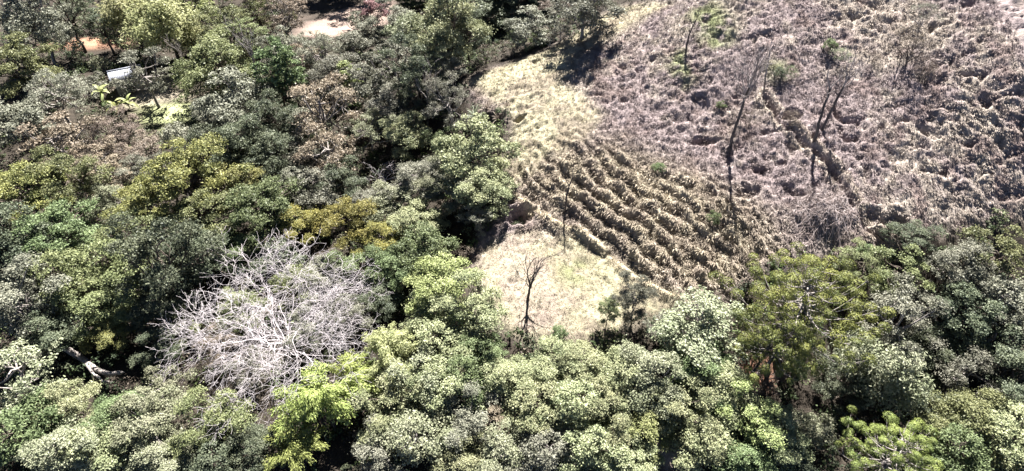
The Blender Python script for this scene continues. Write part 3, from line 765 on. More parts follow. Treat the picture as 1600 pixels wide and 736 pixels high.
# ------------------------------------------------------------------ trees and shrubs, each a thing of its own
# image point of the crown's middle, half width of the crown in px, form, leaf, height factor, label
TREES = [
 # --- top left, around the shed and the lawn
 (160,42,30,'open0','dark',1.0,"dark grey-green tree against the left border above the shed roof"),
 (207,28,36,'droop0','plume',1.05,"pale drooping light-green tree above the shed, leftmost of the drooping group"),
 (258,34,42,'droop1','plume',1.1,"largest pale drooping light-green tree above and right of the shed"),
 (298,62,26,'droop0','plume',1.0,"small pale drooping tree at the right end of the drooping group"),
 (305,10,26,'tall1','bright',1.0,"yellow-green slender tree at the top, left of the leaning trunks"),
 (349,50,30,'tall0','olive',.85,"tall sparse tree with slanting trunk left of centre in the upper left forest"),
 (385,72,26,'tall1','olive',.85,"tall sparse olive tree beside the slanting pale trunk"),
 (335,108,46,'round0','olive',.9,"rounded olive-green tree right of the dark shade behind the shed"),
 (226,120,34,'open1','grey',1.1,"thin grey tree with bare stem standing on the pale yard below the shed"),
 (405,24,34,'open2','olive',1.2,"olive airy tree at the top edge left of the dark road gap"),
 (447,30,26,'tall0','beige',.85,"tall tan-olive tree beside the dark gap at the top"),
 (443,80,30,'open1','grey',1.0,"grey airy tree below the tall tan-olive tree"),
 (455,132,22,'column0','green',1.1,"narrow upright bright-green tree in the upper left forest"),
 (425,118,26,'column1','green',1.1,"darker narrow upright tree left of the bright-green upright one"),
 (476,100,26,'round1','beige',.9,"tan bushy tree right of the narrow upright trees"),
 (365,168,44,'round2','grey',.9,"dark grey-green bushy tree below the rounded olive tree"),
 (338,196,22,'round3','grey',.8,"grey-green bush beside the right end of the lawn"),
 (410,155,30,'open0','grey',.9,"grey-green tree at the foot of the slanting pale trunk"),
 (180,206,36,'open2','brown',.7,"brownish grey thicket shrub below the yellow-green banana plants"),
 (228,236,32,'open0','brown',.7,"brown twiggy thicket shrub below the lawn"),
 (165,242,30,'open1','beige',.7,"beige twiggy thicket shrub on the left border below the brown thicket"),
 (285,224,28,'shrub0','grey',1.2,"low grey-green shrub under the lawn's lower edge"),
 (158,105,14,'shrub1','pale',1.2,"small pale shrub by the orange soil at the left border"),
 (150,135,16,'shrub2','grey',1.2,"small grey shrub on the left border below the shed"),
 # --- top centre
 (642,11,22,'round1','green',.9,"dark-green round bushy tree at the top edge right of the pink shrub"),
 (703,48,46,'round0','light',1.15,"large light-green tree at the top centre above the ridge"),
 (655,62,34,'round2','pale',1.0,"pale grey-green tree left of the large light-green top tree"),
 (612,58,34,'round3','grey',.95,"grey-green tree below the pink shrub"),
 (565,72,32,'round1','grey',.9,"grey-green tree under the pinkish soil bank"),
 (588,26,19,'shrub0','pink',1.4,"pinkish red shrub on the soil bank at the top"),
 (560,34,14,'shrub2','grey',1.2,"small grey shrub on the soil bank left of the pink one"),
 (500,84,34,'open2','grey',1.0,"grey airy tree under the left end of the soil bank"),
 (520,120,32,'round0','grey',.9,"grey bushy tree left of the small bright-green tree"),
 (547,125,18,'column1','bright',.8,"small bright-green upright tree in the top centre forest"),
 (580,138,32,'round2','grey',.9,"grey-green tree right of the small bright-green tree"),
 (620,108,34,'open1','grey',1.0,"grey tree with open crown above the dark ravine"),
 (655,118,36,'round3','dark',1.2,"dark tall tree standing over the black ravine left of the ridge"),
 (697,108,20,'round1','grey',1.0,"small round grey tree at the lower right of the large light-green tree"),
 (612,172,30,'round0','grey',.9,"grey-green tree above the light-green domed tree"),
 (640,160,26,'open0','dark',1.1,"dark open tree at the left rim of the black ravine"),
 (702,158,32,'open2','grey',1.1,"blue-grey cone-shaped tree touching the left end of the ridge"),
 (500,172,50,'open0','beige',.95,"beige dry-looking tree in the upper middle forest"),
 (468,200,30,'round2','grey',.85,"grey rounded tree left of the beige dry-looking tree"),
 (755,22,34,'round4','dark',.8,"dark shaded tree behind the ridge at the top, left one"),
 (792,8,30,'round1','dark',.8,"dark shaded tree behind the ridge at the top, right one"),
 (735,62,28,'round3','dark',1.0,"dark shaded bushy tree directly behind the left end of the ridge"),
 (823,45,28,'round2','grey',.8,"round grey-green tree on the far side of the ridge"),
 (914,8,42,'round0','grey',.9,"lone grey-green tree on the ridge that casts a big dark shadow patch"),
 (868,14,24,'open2','brown',.7,"purplish brown shaded bush left of the lone ridge tree"),
 (876,48,15,'open0','grey',.8,"small spindly tree on the ridge below the lone ridge tree"),
 (845,6,22,'round1','dark',.7,"dark shaded tree at the top between ridge trees"),
 # --- middle left
 (292,278,56,'layer0','yellow',1.05,"wide yellow-green flat-topped tree, the top of the yellow-green group"),
 (362,296,38,'layer1','yellow',.95,"yellow-green tree at the right end of the yellow-green group"),
 (245,322,44,'layer1','yellow',.9,"yellow-green tree lower left in the yellow-green group"),
 (318,338,44,'layer0','olive',.9,"olive tree under the wide yellow-green flat-topped tree"),
 (205,362,40,'layer0','olive',.9,"olive-yellow tree at the lower left of the yellow-green group"),
 (170,322,26,'round0','pale',1.0,"pale grey-green round tree on the left border beside the yellow-green group"),
 (165,275,32,'open1','beige',.8,"beige airy shrub above the pale round tree on the left border"),
 (215,262,30,'open2','grey',.7,"grey airy shrub left of the wide yellow-green tree's top"),
 (382,222,38,'round1','dark',1.0,"dark tree above the wide yellow-green tree, left of a darker pair"),
 (432,196,34,'round3','dark',1.0,"dark tree left of the beige dry-looking tree"),
 (424,252,36,'round0','dark',.95,"dark rounded tree right of the wide yellow-green tree"),
 (330,222,30,'round2','dark',.9,"dark shrubby tree between the lawn and the wide yellow-green tree"),
 (458,284,24,'round2','grey',.9,"small grey-green tree left of the brownish tree in the middle forest"),
 (418,330,46,'round1','green',.9,"mid-green leafy tree left of the gold-topped trees"),
 (466,352,30,'layer1','gold',1.0,"leftmost gold-topped yellow tree above the white dead tree"),
 (543,350,38,'layer0','gold',1.05,"largest gold-topped yellow tree above the white dead tree"),
 (588,378,30,'layer1','gold',.95,"rightmost orange-gold topped tree above the white dead tree's right side"),
 (380,385,30,'round3','green',.8,"green tree at the upper left tip of the white dead tree"),
 # --- middle
 (512,238,38,'open1','beige',.95,"brownish beige tree below the beige dry-looking tree"),
 (475,245,26,'round1','grey',.8,"grey bushy tree left of the brownish beige tree"),
 (636,214,30,'round0','light',.9,"light-green domed tree in the middle of the forest"),
 (578,205,32,'open2','pale',.9,"pale thin-leaved tree left of the light-green domed tree"),
 (540,290,30,'round3','dark',.85,"dark tree left of the grey leafless bush"),
 (495,305,34,'round2','grey',.85,"grey-green tree above the leftmost gold-topped tree"),
 (652,285,36,'round1','grey',.9,"grey-green tree right of the grey leafless bush"),
 (612,325,34,'round0','pale',.8,"pale grey-green tree below the grey leafless bush"),
 (575,318,26,'round2','grey',.75,"grey-green bush above the largest gold-topped tree"),
 (690,222,20,'round3','green',.8,"small green tree left of the large pale-green hill-foot tree"),
 (735,245,46,'round2','light',.95,"large pale-green tree at the left foot of the hill"),
 (758,300,36,'round0','light',.85,"pale-green tree below the large hill-foot tree, nearer the terraces"),
 (704,300,36,'round3','pale',.85,"greyish pale tree left of the pale-green pair at the hill foot"),
 (745,345,22,'open0','grey',.75,"grey airy tree above the dark hollow left of the clearing"),
 (655,350,34,'round1','light',.8,"light-green tree right of the gold-topped trees"),
 (656,398,36,'round2','green',.9,"glossy mid-green tree left of the dark hollow beside the clearing"),
 (620,425,32,'round0','green',.8,"green tree right of the white dead tree's upper branches"),
 (600,372,24,'open2','grey',.8,"small grey tree tucked behind the orange-gold topped tree"),
 # --- left and lower left
 (262,420,58,'round3','dark',1.15,"very dark blue-green large tree left of the white dead tree"),
 (318,400,38,'round1','dark',1.0,"dark tree between the yellow-green group and the white dead tree"),
 (185,425,44,'round2','olive',.9,"olive-green tree on the left border beside the very dark tree"),
 (168,485,40,'round0','olive',.85,"olive-green tree on the left border below another olive one"),
 (172,520,30,'layer0','yellow',.8,"yellowish tree on the left border above the pale fallen log"),
 (250,485,40,'round1','dark',.85,"dark shaded tree under the very dark large tree"),
 (272,512,26,'round2','olive',.8,"small olive-yellow tree at the left rim of the white dead tree"),
 (252,556,28,'round3','dark',.8,"dark shaded tree right of the pale fallen log"),
 (255,608,34,'open1','pale',.85,"pale airy tree between the fallen log and the white dead tree"),
 (180,655,38,'round0','green',.85,"green tree in the lower left corner below the fallen log"),
 (232,665,48,'round1','pale',.85,"cream-green rounded tree in the lower left corner"),
 (165,705,44,'round2','light',.85,"light-green tree at the bottom of the left border"),
 (262,718,40,'round0','pale',.8,"cream-green tree at the bottom edge, lower left"),
 (345,668,46,'round3','olive',.85,"olive-green tree directly below the white dead tree"),
 (330,726,38,'round2','dark',.85,"dark tree at the bottom edge below the olive-green tree"),
 (395,705,36,'round1','dark',.9,"dark-green tree at the bottom edge left of the bright bamboo"),
 (375,490,30,'round0','olive',.9,"olive bush seen through the white dead tree's left branches"),
 (460,445,28,'round2','olive',.95,"pale olive bush between the two white dead trees"),
 (478,520,28,'round3','grey',.9,"grey-green bush seen through the white dead tree's lower branches"),
 (395,575,28,'open1','grey',.9,"grey bush under the lowest branches of the white dead tree"),
 (540,495,28,'round1','grey',.9,"grey-green bush under the smaller white dead tree"),
 (350,540,28,'open2','brown',.8,"brownish bush under the left side of the white dead tree"),
 (500,435,32,'round1','grey',.7,"grey-green tree behind the smaller white dead tree"),
 (430,405,30,'round2','dark',.7,"dark bush behind the top of the white dead tree"),
 (565,420,34,'round3','green',.8,"green tree above the smaller white dead tree's right tip"),
 (595,470,26,'round0','dark',.7,"dark bush right of the smaller white dead tree"),
 # --- bottom middle
 (690,452,44,'round1','bright',.85,"bright-green leafy tree at the lower left rim of the clearing"),
 (738,492,44,'round3','light',.85,"soft grey-green tree at the lower left rim of the clearing"),
 (665,495,30,'round0','light',.8,"light-green tree right of the pale feathery bamboo"),
 (700,540,42,'round2','light',.8,"light-green tree below the soft grey-green clearing-rim tree"),
 (750,552,32,'round0','green',.8,"green tree at the bottom rim of the clearing left of the bare snag"),
 (645,590,46,'open1','pale',.85,"pale fine-leaved tree right of the bright bamboo"),
 (690,612,44,'round1','light',.85,"light-green tree right of the pale fine-leaved tree"),
 (610,640,44,'round3','light',.8,"light-green tree at the lower right of the bright bamboo"),
 (735,598,38,'round2','green',.9,"green tree with a dark shaded side, lower middle"),
 (795,600,38,'round0','light',.85,"light-green tree below the bare snag of the clearing"),
 (850,575,36,'round3','light',.8,"light-green tree at the bottom rim of the clearing right of the bare snag"),
 (905,577,36,'round1','light',.8,"yellowish light-green tree at the middle of the clearing's bottom rim"),
 (960,588,38,'round2','light',.85,"light-green tree at the right end of the clearing's bottom rim"),
 (1015,598,46,'round0','pale',.9,"pale-green rounded tree below the blue-grey tree"),
 (660,682,48,'round2','pale',.85,"pale grey-green tree near the bottom, right of the bamboo"),
 (590,705,42,'open0','grey',.8,"grey-green airy tree at the bottom edge under the bamboo"),
 (730,660,40,'round3','grey',.85,"grey-green tree left of a black gap in the lower middle"),
 (777,655,34,'open2','beige',.85,"cream-beige topped tree right of a black gap in the lower middle"),
 (715,722,40,'round1','light',.8,"light-green tree at the bottom edge, middle left"),
 (790,712,42,'round0','pale',.85,"pale tree at the bottom edge, middle"),
 (845,640,44,'round1','light',.85,"light-green tree in the middle of the lower canopy"),
 (900,628,44,'round2','light',.85,"yellow-tinged green tree in the middle of the lower canopy"),
 (955,645,42,'round3','light',.85,"leafy light-green tree right of the middle of the lower canopy"),
 (1005,665,38,'round0','bright',.75,"fresh bright-green small tree in the lower canopy"),
 (850,700,44,'round2','grey',.85,"grey-green tree at the bottom edge, right of the middle"),
 (920,702,44,'round0','light',.85,"light-green tree at the bottom edge below the yellow-tinged one"),
 (985,718,40,'round1','light',.8,"light-green tree at the bottom edge left of the bare soil patch"),
 (1060,640,42,'round3','light',.85,"light-green tree above the bare soil patch"),
 # --- right
 (1085,518,54,'round2','pale',.75,"broad blue-grey tree at the right corner of the clearing"),
 (1040,512,24,'open1','grey',.7,"grey shrubby tree at the left end of the broad blue-grey tree"),
 (1085,575,42,'round1','green',.85,"green tree under the broad blue-grey tree"),
 (1120,618,44,'round0','light',.85,"pale light-green tree left of the red soil and dark trunk"),
 (1105,690,40,'round2','light',.85,"light-green tree right of the bare soil patch"),
 (1160,660,44,'round3','bright',.85,"bright light-green tree left of the black shade at lower right"),
 (1215,690,40,'round1','light',.85,"light-green tree at the left rim of the black shade at lower right"),
 (1165,722,38,'round0','green',.8,"green tree at the bottom edge under the bright light-green tree"),
 (1262,668,28,'droop0','pale',.8,"small pale drooping tree reaching into the black shade"),
 (1230,725,30,'round2','dark',.8,"dark tree at the bottom edge beside the black shade"),
 (1392,500,54,'open0','grey',1.1,"silver-grey tree right of the big candelabra pine"),
 (1375,578,46,'droop1','pale',1.1,"pale drooping tree below the silver-grey tree"),
 (1345,412,30,'open2','olive',.8,"olive shrubby tree above the silver-grey tree"),
 (1405,418,36,'open1','olive',.9,"olive-brown tree on the right border below the hillside"),
 (1430,375,26,'round3','dark',.7,"dark bush on the right border at the foot of the hillside"),
 (1450,480,30,'open2','grey',.9,"grey tree on the right border beside the silver-grey tree"),
 (1440,560,34,'round1','dark',1.0,"black-green shaded tree on the right border"),
 (1310,600,36,'round3','dark',.8,"dark shaded tree under the big candelabra pine"),
 (1445,655,34,'open0','dark',.8,"dark grey tree on the right border above the lower candelabra pine"),
 (1195,600,22,'open1','brown',.8,"reddish brown dry shrub at the foot of the candelabra pine"),
 # --- small trees of the clearing
 (990,468,24,'round3','grey',1.35,"small dark olive tree with a bare stem on the lower right of the clearing"),
 (953,485,13,'round1','light',1.9,"small light-green sapling left of the dark olive tree in the clearing"),
 (748,440,15,'wispy0','brown',1.2,"brown leafless-looking shrub at the clearing's left rim"),
]
# continuation of the wood and hill to both sides of the picture and above it
MORE = [
 (60,40,44,'round0','grey',1.1),(100,20,36,'open0','dark',1.1),(30,110,42,'round1','olive',1),(85,150,40,'open2','grey',.9),(20,200,46,'round2','grey',.9),(90,220,44,'open1','beige',.8),
 (110,290,42,'round3','olive',.9),(40,300,48,'layer0','yellow',.9),(100,370,46,'round1','green',.9),(25,390,48,'round0','dark',1),(110,450,46,'round2','olive',.9),(40,480,50,'round3','grey',.9),
 (90,520,36,'round0','dark',.8),(30,580,50,'open1','pale',.9),(100,650,40,'round1','light',.85),(40,670,50,'round2','green',.85),(110,705,46,'round0','pale',.85),
 (1500,430,40,'round0','grey',.9),(1560,400,40,'open1','olive',.9),(1500,500,44,'round1','dark',1),(1570,490,46,'round2','grey',.9),(1510,580,46,'open2','grey',.9),(1580,590,48,'round3','dark',.9),
 (1500,660,48,'round0','olive',.85),(1570,690,50,'round1','light',.85),(1500,728,46,'round2','green',.85),
]
TOP = [(-38,114),(-33,113),(-28,115),(-24,113),(-70,128),(-60,121),(-50,126),(-41,131),(-33,124),(-26,128),(-19,130),(-11,125),(-4,121),(3,116),(9,119),(-64,110),(-54,109),(-46,113),(-30,116),(14,112)]  # unseen trees beyond the frame, added to shade the dark gap at the top

KIND = {'round': ('broadleaf_tree', 'tree'), 'open': ('airy_tree', 'tree'), 'layer': ('flat_topped_tree', 'tree'), 'tall': ('slender_tree', 'tree'), 'shrub': ('shrub', 'shrub'),
        'column': ('upright_tree', 'tree'), 'droop': ('drooping_tree', 'tree'), 'wispy': ('dry_shrub', 'shrub'), 'bamboo': ('bamboo_clump', 'bamboo'), 'pine': ('candelabra_pine', 'pine'),
        'dead': ('dead_tree', 'dead tree'), 'deadbush': ('leafless_bush', 'bush'), 'snag': ('bare_tree', 'bare tree')}
GROUPS = {'tree': "trees of the mixed wood", 'shrub': "shrubs between the trees and on the hill", 'bamboo': "bamboo clumps", 'pine': "candelabra pines", 'dead tree': "white leafless trees",
          'bush': "leafless bushes", 'bare tree': "bare trees on the slope and clearing"}
rnd = random.Random(3)

def put_crown(u, v, w, key, leaf, hr, label, bark=None, group=None, bark2=None, rz=None, cfrac=1.0):
    F = FORM[key]
    s = w * 55 / FPX / F['R']; sz = s * hr
    for _ in range(5):
        p = hit(u, v, F['cz'] * sz * cfrac)
        s = w * depth(p) / FPX / F['R']; sz = s * hr
    loc = (p[0], p[1], float(gz_at(p[0], p[1])[0]))
    nm, cat = KIND[key.rstrip('0123456789')]
    bark = bark or (BARKG if leaf in ('grey', 'pale', 'beige') else BARK)
    return plant(nm, key, loc, s, sz, rnd.uniform(0, 6.28) if rz is None else rz, LEAF.get(leaf), bark, label, cat, group or GROUPS[cat], bark2, (rnd.uniform(-.05, .05), rnd.uniform(-.05, .05)))

for u, v, w, key, leaf, hr, label in TREES:
    put_crown(u, v, w * 1.3, key, leaf, hr * .92, label)
WORD = {'dark': 'dark green', 'grey': 'grey-green', 'olive': 'olive', 'green': 'mid green', 'light': 'light green', 'yellow': 'yellow-green', 'pale': 'pale green', 'beige': 'beige'}
ORD = "first second third fourth fifth sixth seventh eighth ninth tenth eleventh twelfth thirteenth fourteenth fifteenth sixteenth seventeenth".split()
nth = {}
for u, v, w, key, leaf, hr in sorted(MORE, key=lambda a: a[1]):
    side = "left" if u < 800 else "right"
    nth[side] = nth.get(side, -1) + 1
    put_crown(u, v, w * 1.3, key, leaf, hr, f"{WORD[leaf]} tree along the outermost {side} edge, {ORD[nth[side]]} from the top", group=f"wood trees along the outermost {side} edge")
for i, (x, y) in enumerate(TOP):
    key = ['tall0', 'round1', 'tall1', 'open0', 'round2'][i % 5]
    F = FORM[key]; s = rnd.uniform(1.25, 1.7)
    plant(*KIND[key[:-1]][:1], key, (x, y, float(gz_at(x, y)[0])), s, s * rnd.uniform(1., 1.25), rnd.uniform(0, 6), LEAF[['dark', 'grey', 'olive'][i % 3]], BARK,
          "tall wood tree farther up the valley, beyond the top of the view", "tree", "wood trees farther up the valley")

for i, (x, y, s) in enumerate([(-13, 107, 2.3), (-7, 104, 2.5), (-2, 105, 2.4), (3.5, 103.5, 2.4), (8, 106, 2.3)]):  # crowns out of view, added and enlarged to shade the slope behind the ridge
    plant('broadleaf_tree', f'round{i % 4}', (x, y, float(gz_at(x, y)[0])), s, s * 1.15, i * 1.7, LEAF['dark'], BARKD, ["dark tall tree behind the ridge at the top edge, first from the left", "dark tall tree behind the ridge at the top edge, second from the left", "dark tall tree behind the ridge at the top edge, third from the left", "dark tall tree behind the ridge at the top edge, fourth from the left", "dark tall tree behind the ridge at the top edge, rightmost"][i], "tree", GROUPS['tree'])
# bamboo, pines, the white dead trees
put_crown(495, 615, 72, 'bamboo0', 'lime', .85, "bright yellow-green feathery bamboo right of the white dead tree", LEAF and BARK)
put_crown(545, 585, 50, 'bamboo1', 'lime', .9, "bright-green feathery bamboo clump touching the white dead tree's lower right tips")
put_crown(455, 690, 54, 'bamboo1', 'lime', .8, "bright-green bamboo clump at the bottom edge below the bright feathery one")
put_crown(612, 545, 54, 'bamboo0', 'plume', .9, "pale-green feathery bamboo between the smaller dead tree and the clearing")
put_crown(1270, 462, 108, 'pine0', 'pine', .95, "big candelabra pine with round needle tufts at the foot of the hillside", BARKD, bark2=BARKG)
put_crown(1225, 530, 72, 'pine1', 'pine', .9, "smaller candelabra pine with pale bare limbs in front of the big one", BARKD, bark2=BARKG)
put_crown(1398, 705, 78, 'pine1', 'pine', .85, "candelabra pine in the lower right corner", BARKD, bark2=BARKG)
put_crown(436, 508, 172, 'dead0', None, .68, "huge white leafless dead tree with a wide tangle of twigs", BARKW)
put_crown(528, 462, 84, 'dead1', None, 1.25, "smaller white leafless dead tree right of the huge one", BARKW)
put_crown(596, 275, 42, 'deadbush0', None, 1.0, "grey leafless bush with pale twigs amid the green wood", BARKW)
put_crown(185, 212, 34, 'deadbush0', None, 1.0, "grey leafless bush in the brown thicket at the left border", BARKG)

def put_base(u, v, key, hpx, label, bark, rz=0, tilt=(0, 0), name=None, cat=None, leaf=None, bark2=None, group=None):
    """stand a plant with its foot at an image point; hpx is its height in the photograph"""
    p = hit(u, v); F = FORM[key]
    d = norm(p - CAMP); fo = math.sqrt(max(.05, 1 - d[2] ** 2))
    s = hpx * depth(p) / FPX / fo / F['H']
    nm, c = KIND[key.rstrip('0123456789')]
    return plant(name or nm, key, (p[0], p[1], float(gz_at(p[0], p[1])[0])), s, s, rz, LEAF.get(leaf), bark, label, cat or c, group or GROUPS[cat or c], bark2, tilt)

put_base(1139, 238, 'snag0', 158, "tall dark bare tree with fanned branches, left of the two on the hillside", BARKD, .2, bark2=TWIG)
put_base(1285, 204, 'snag1', 118, "tall dark bare tree with whitish twigs, right of the two on the hillside", BARKD, .5, bark2=TWIG)
put_base(1272, 225, 'snag3', 100, "thin bare stem beside the right bare hillside tree", BARKD, 2.0, bark2=TWIG)
put_base(824, 470, 'snag2', 72, "bare many-branched snag standing in the pale clearing", BARKD, .3)
put_base(886, 330, 'snag3', 62, "small dark forked snag at the upper rim of the clearing", BARKD, 1.0)
put_base(1072, 85, 'snag3', 62, "slim dark bare sapling high on the hillside near the green patches", BARKD, .6)
put_base(1196, 118, 'snag3', 50, "thin grey bare sapling beside the left bare hillside tree", TWIG, 2.6)
put_base(412, 172, 'snag1', 130, "slanting pale-stemmed bare tree in the upper left wood", BARKG, 2.8, (0, -.25), bark2=BARKG)
put_base(530, 150, 'snag3', 55, "thin slanting bare stem under the grey tree in the top centre wood", BARKG, 2.5, (0, -.3))
for u, v, h, rz, ty, lb in [(300,130,70,2.2,-.12,"thin pale bare stem in front of the rounded olive tree"),(392,120,95,3.0,-.2,"tall pale bare stem left of the slanting bare tree"),
    (452,95,80,1.0,.08,"thin grey bare stem beside the tan-olive tree at the top"),(505,118,60,2.4,-.15,"short pale bare stem under the soil bank at the top"),(668,205,95,.6,.0,"dark bare stem rising out of the black ravine"),
    (735,330,60,2.0,.0,"thin bare stem among the pale-green trees at the hill foot"),(345,372,70,2.9,-.1,"pale bare stem under the yellow-green group"),(1095,640,55,1.2,.1,"pale bare stem in the lower canopy near the soil patch"),(150,250,60,.5,.2,"pale bare stem in the brown thicket at the left border")]:
    put_base(u, v, 'snag1', h, lb, BARKD if 'dark' in lb else BARKG, rz, (0, ty), bark2=BARKG)
put_base(1165, 600, 'snag1', 95, "dark trunk of a bare tree beside the red soil at the candelabra pine", BARKD, 0)
for u, v, key, w, leaf, label in [
 (1425,70,'wispy0',34,'brown',"dark twiggy shrub on the right border high on the hillside"),
 (1440,30,'wispy1',28,'grey',"grey twiggy shrub at the top right corner of the hillside"),
 (1442,110,'wispy1',24,'brown',"brown twiggy shrub below the dark one on the right border"),
 (1218,118,'shrub1',12,'dark',"small dark-green shrub right of the left bare hillside tree"),
 (1168,185,'wispy0',20,'brown',"brown shrub at the foot of the left bare hillside tree"),
 (1125,168,'shrub2',8,'green',"tiny green bush left of the left bare hillside tree"),
 (1297,72,'shrub0',13,'green',"small green shrub just above the right bare hillside tree"),
 (1310,92,'wispy1',20,'pale',"whitish feathery dry shrub behind the right bare hillside tree's top"),
 (1368,92,'wispy0',13,'brown',"small round brown shrub on the upper right hillside"),
 (1238,188,'wispy1',16,'brown',"dark brown shrub in the hollow at the top of the gully"),
 (1030,262,'shrub1',12,'green',"small green shrub at the top of the terraces"),
 (1115,345,'shrub2',13,'green',"small dark-green shrub at the right end of the terraces"),
 (1235,118,'wispy1',14,'green',"low thin green shrub between the two bare hillside trees"),
 (1390,368,'shrub0',18,'dark',"dark shrub in the hollow at the hillside's lower right"),
 (1350,395,'shrub1',15,'green',"small green shrub at the foot of the hillside above the pine"),
 (760,84,'wispy0',22,'brown',"brown dry shrub behind the left part of the ridge"),
 (795,78,'wispy1',18,'brown',"brown dry shrub behind the middle of the ridge"),
 (860,62,'wispy0',14,'beige',"small dry shrub on the ridge below the purplish bush"),
 (805,422,'wispy1',10,'grey',"grey tangled dry shrub in the clearing, upper of two"),
 (843,466,'wispy0',9,'grey',"grey tangled dry shrub in the clearing beside the bare snag"),
 (720,400,'wispy0',20,'brown',"brown dry shrub at the dark hollow left of the clearing"),
 (812,335,'shrub2',13,'dark',"dark shrub inside the hollow under the terrace bank"),
 (935,515,'wispy1',16,'brown',"low brown shrub at the clearing's lower rim"),
 (875,520,'shrub2',13,'green',"low green shrub at the clearing's lower rim")]:
    put_crown(u, v, w, key, leaf, 1.0, label)

# ------------------------------------------------------------------ rosette plants and bananas
def blade_leaf(name, L_, W_, arch, rise, n=7):
    t = np.linspace(0, 1, n)
    x = L_ * t; z = rise * t * L_ - arch * L_ * t ** 2.2
    w = W_ * np.power(np.sin(np.pi * np.clip(.08 + .9 * t, 0, 1)), .8)
    v = np.concatenate([np.stack([x, -w, z + .18 * w], -1), np.stack([x, 0 * w, z], -1), np.stack([x, w, z + .18 * w], -1)])
    f = [(k * n + i, k * n + i + 1, (k + 1) * n + i + 1, (k + 1) * n + i) for k in range(2) for i in range(n - 1)]
    return raw_mesh(name, v, np.array(f), True, attrs={"tint": np.tile(t * .6 + .2, 3)})
def rosette(name, u, v, me, nleaf, scale, leafm, stem_h, label, cat, group, stem_r=.06):
    p = hit(u, v)
    e = root(name, (p[0], p[1], float(gz_at(p[0], p[1])[0])), rnd.uniform(0, 6), (scale,) * 3)
    tag(e, label, cat, group)
    link("stem", tube_mesh("stem", [(np.array([[0, 0, -.3], [.03, 0, stem_h * .5], [.02, .02, stem_h + .05]]), np.array([stem_r * 1.3, stem_r, stem_r * .8]))], 6), e, [BARK])
    for i in range(nleaf):
        o = link("leaf", me, e, [leafm])
        q = i / nleaf
        o.location = (0, 0, stem_h + .1 * q)
        o.rotation_euler = (rnd.uniform(-.2, .2), .35 - 1.15 * q + rnd.uniform(-.15, .15), i * 2.4 + rnd.uniform(-.3, .3))
        s = rnd.uniform(.75, 1.1); o.scale = (s, s, s)
banana_leaf = blade_leaf("banana_leaf", 1.9, .3, .6, .55)
rosette("banana_plant", 166, 158, banana_leaf, 9, .95, LEAF['bright'], 1.5, "yellow-green banana plant at the left border below the shed", "banana plant", "banana plants by the yard")
rosette("banana_plant", 203, 168, banana_leaf, 9, .9, LEAF['bright'], 1.0, "yellow-green banana plant at the lower edge of the pale yard", "banana plant", "banana plants by the yard")
rosette("banana_plant", 184, 172, banana_leaf, 8, .75, LEAF['yellow'], .7, "small yellow banana plant between the two larger ones", "banana plant", "banana plants by the yard")
rosette("banana_plant", 205, 148, banana_leaf, 8, .9, LEAF['dark'], 1.6, "dark shaded banana plant behind the yard", "banana plant", "banana plants by the yard")
spike_leaf = blade_leaf("spike_leaf", 1.1, .055, .35, .75)
for (u, v, s, sh, lb) in [(743,208,1.2,1.7,"small palm with a thin curved stem left of the ridge foot"),(760,172,1.0,.25,"spiky rosette plant on the bank left of the ridge, upper left one"),
                      (778,180,.9,.2,"spiky rosette plant on the bank left of the ridge, middle one"),(766,196,.9,.2,"spiky rosette plant on the bank left of the ridge, lower one"),
                      (792,170,.8,.2,"spiky rosette plant on the bank nearest the crest"),(1003,118,.01,.1,"")]:
    if lb:
        rosette("palm" if sh > 1 else "spiky_plant", u, v, spike_leaf, 18, s, LEAF['dark' if sh > 1 else 'brown'], sh, lb, "palm" if sh > 1 else "plant", "spiky plants left of the ridge", .05)

# ------------------------------------------------------------------ heap of dead brush at the foot of the hill
def brush_heap():
    rng = np.random.default_rng(41)
    c = hit(1282, 338); loc = np.array([c[0], c[1], float(gz_at(c[0], c[1])[0])])
    e = root("brush_heap", loc)
    tag(e, "heap of long dead brown stems at the foot of the hillside above the pine", "brush heap")
    def stems(n, r0, ang, spread, rad, ln):
        out_ = []
        for _ in range(n):
            a = np.array([rng.normal(.6, r0 * 1.35), rng.normal(.3, r0 * .8), 0.0])
            th = ang + rng.normal(0, spread)
            l = rng.uniform(*ln); t = np.linspace(0, 1, 6)
            q = a + np.stack([np.cos(th) * l * t, np.sin(th) * l * t, 0 * t], -1)
            q[:, :2] += np.cumsum(rng.normal(0, .05, (6, 2)), 0) * l * .5
            bump = rng.uniform(.2, 1.5) * np.exp(-((q[:, 0] - .3) ** 2 + q[:, 1] ** 2) / 5)
            q[:, 2] = gz_at(q[:, 0] + loc[0], q[:, 1] + loc[1]) - loc[2] + bump * (1 - .4 * t) + .04
            out_.append((q, taper(rad * rng.uniform(.6, 1.2), rad * .3)))
        return out_
    link("pale_stems", tube_mesh("pale_stems", stems(700, 1.0, math.pi * 1.02, 2.0, .024, (.8, 2.6)), 3), e, [bark_mat('dead_stem_pale', (.30,.25,.235), (.52,.45,.43))], "stuff")
    link("brown_stems", tube_mesh("brown_stems", stems(700, 1.2, math.pi * 1.1, 3.0, .026, (.6, 2.2)), 3), e, [bark_mat('dead_stem_brown', (.17,.135,.125), (.32,.26,.24))], "stuff")
brush_heap()

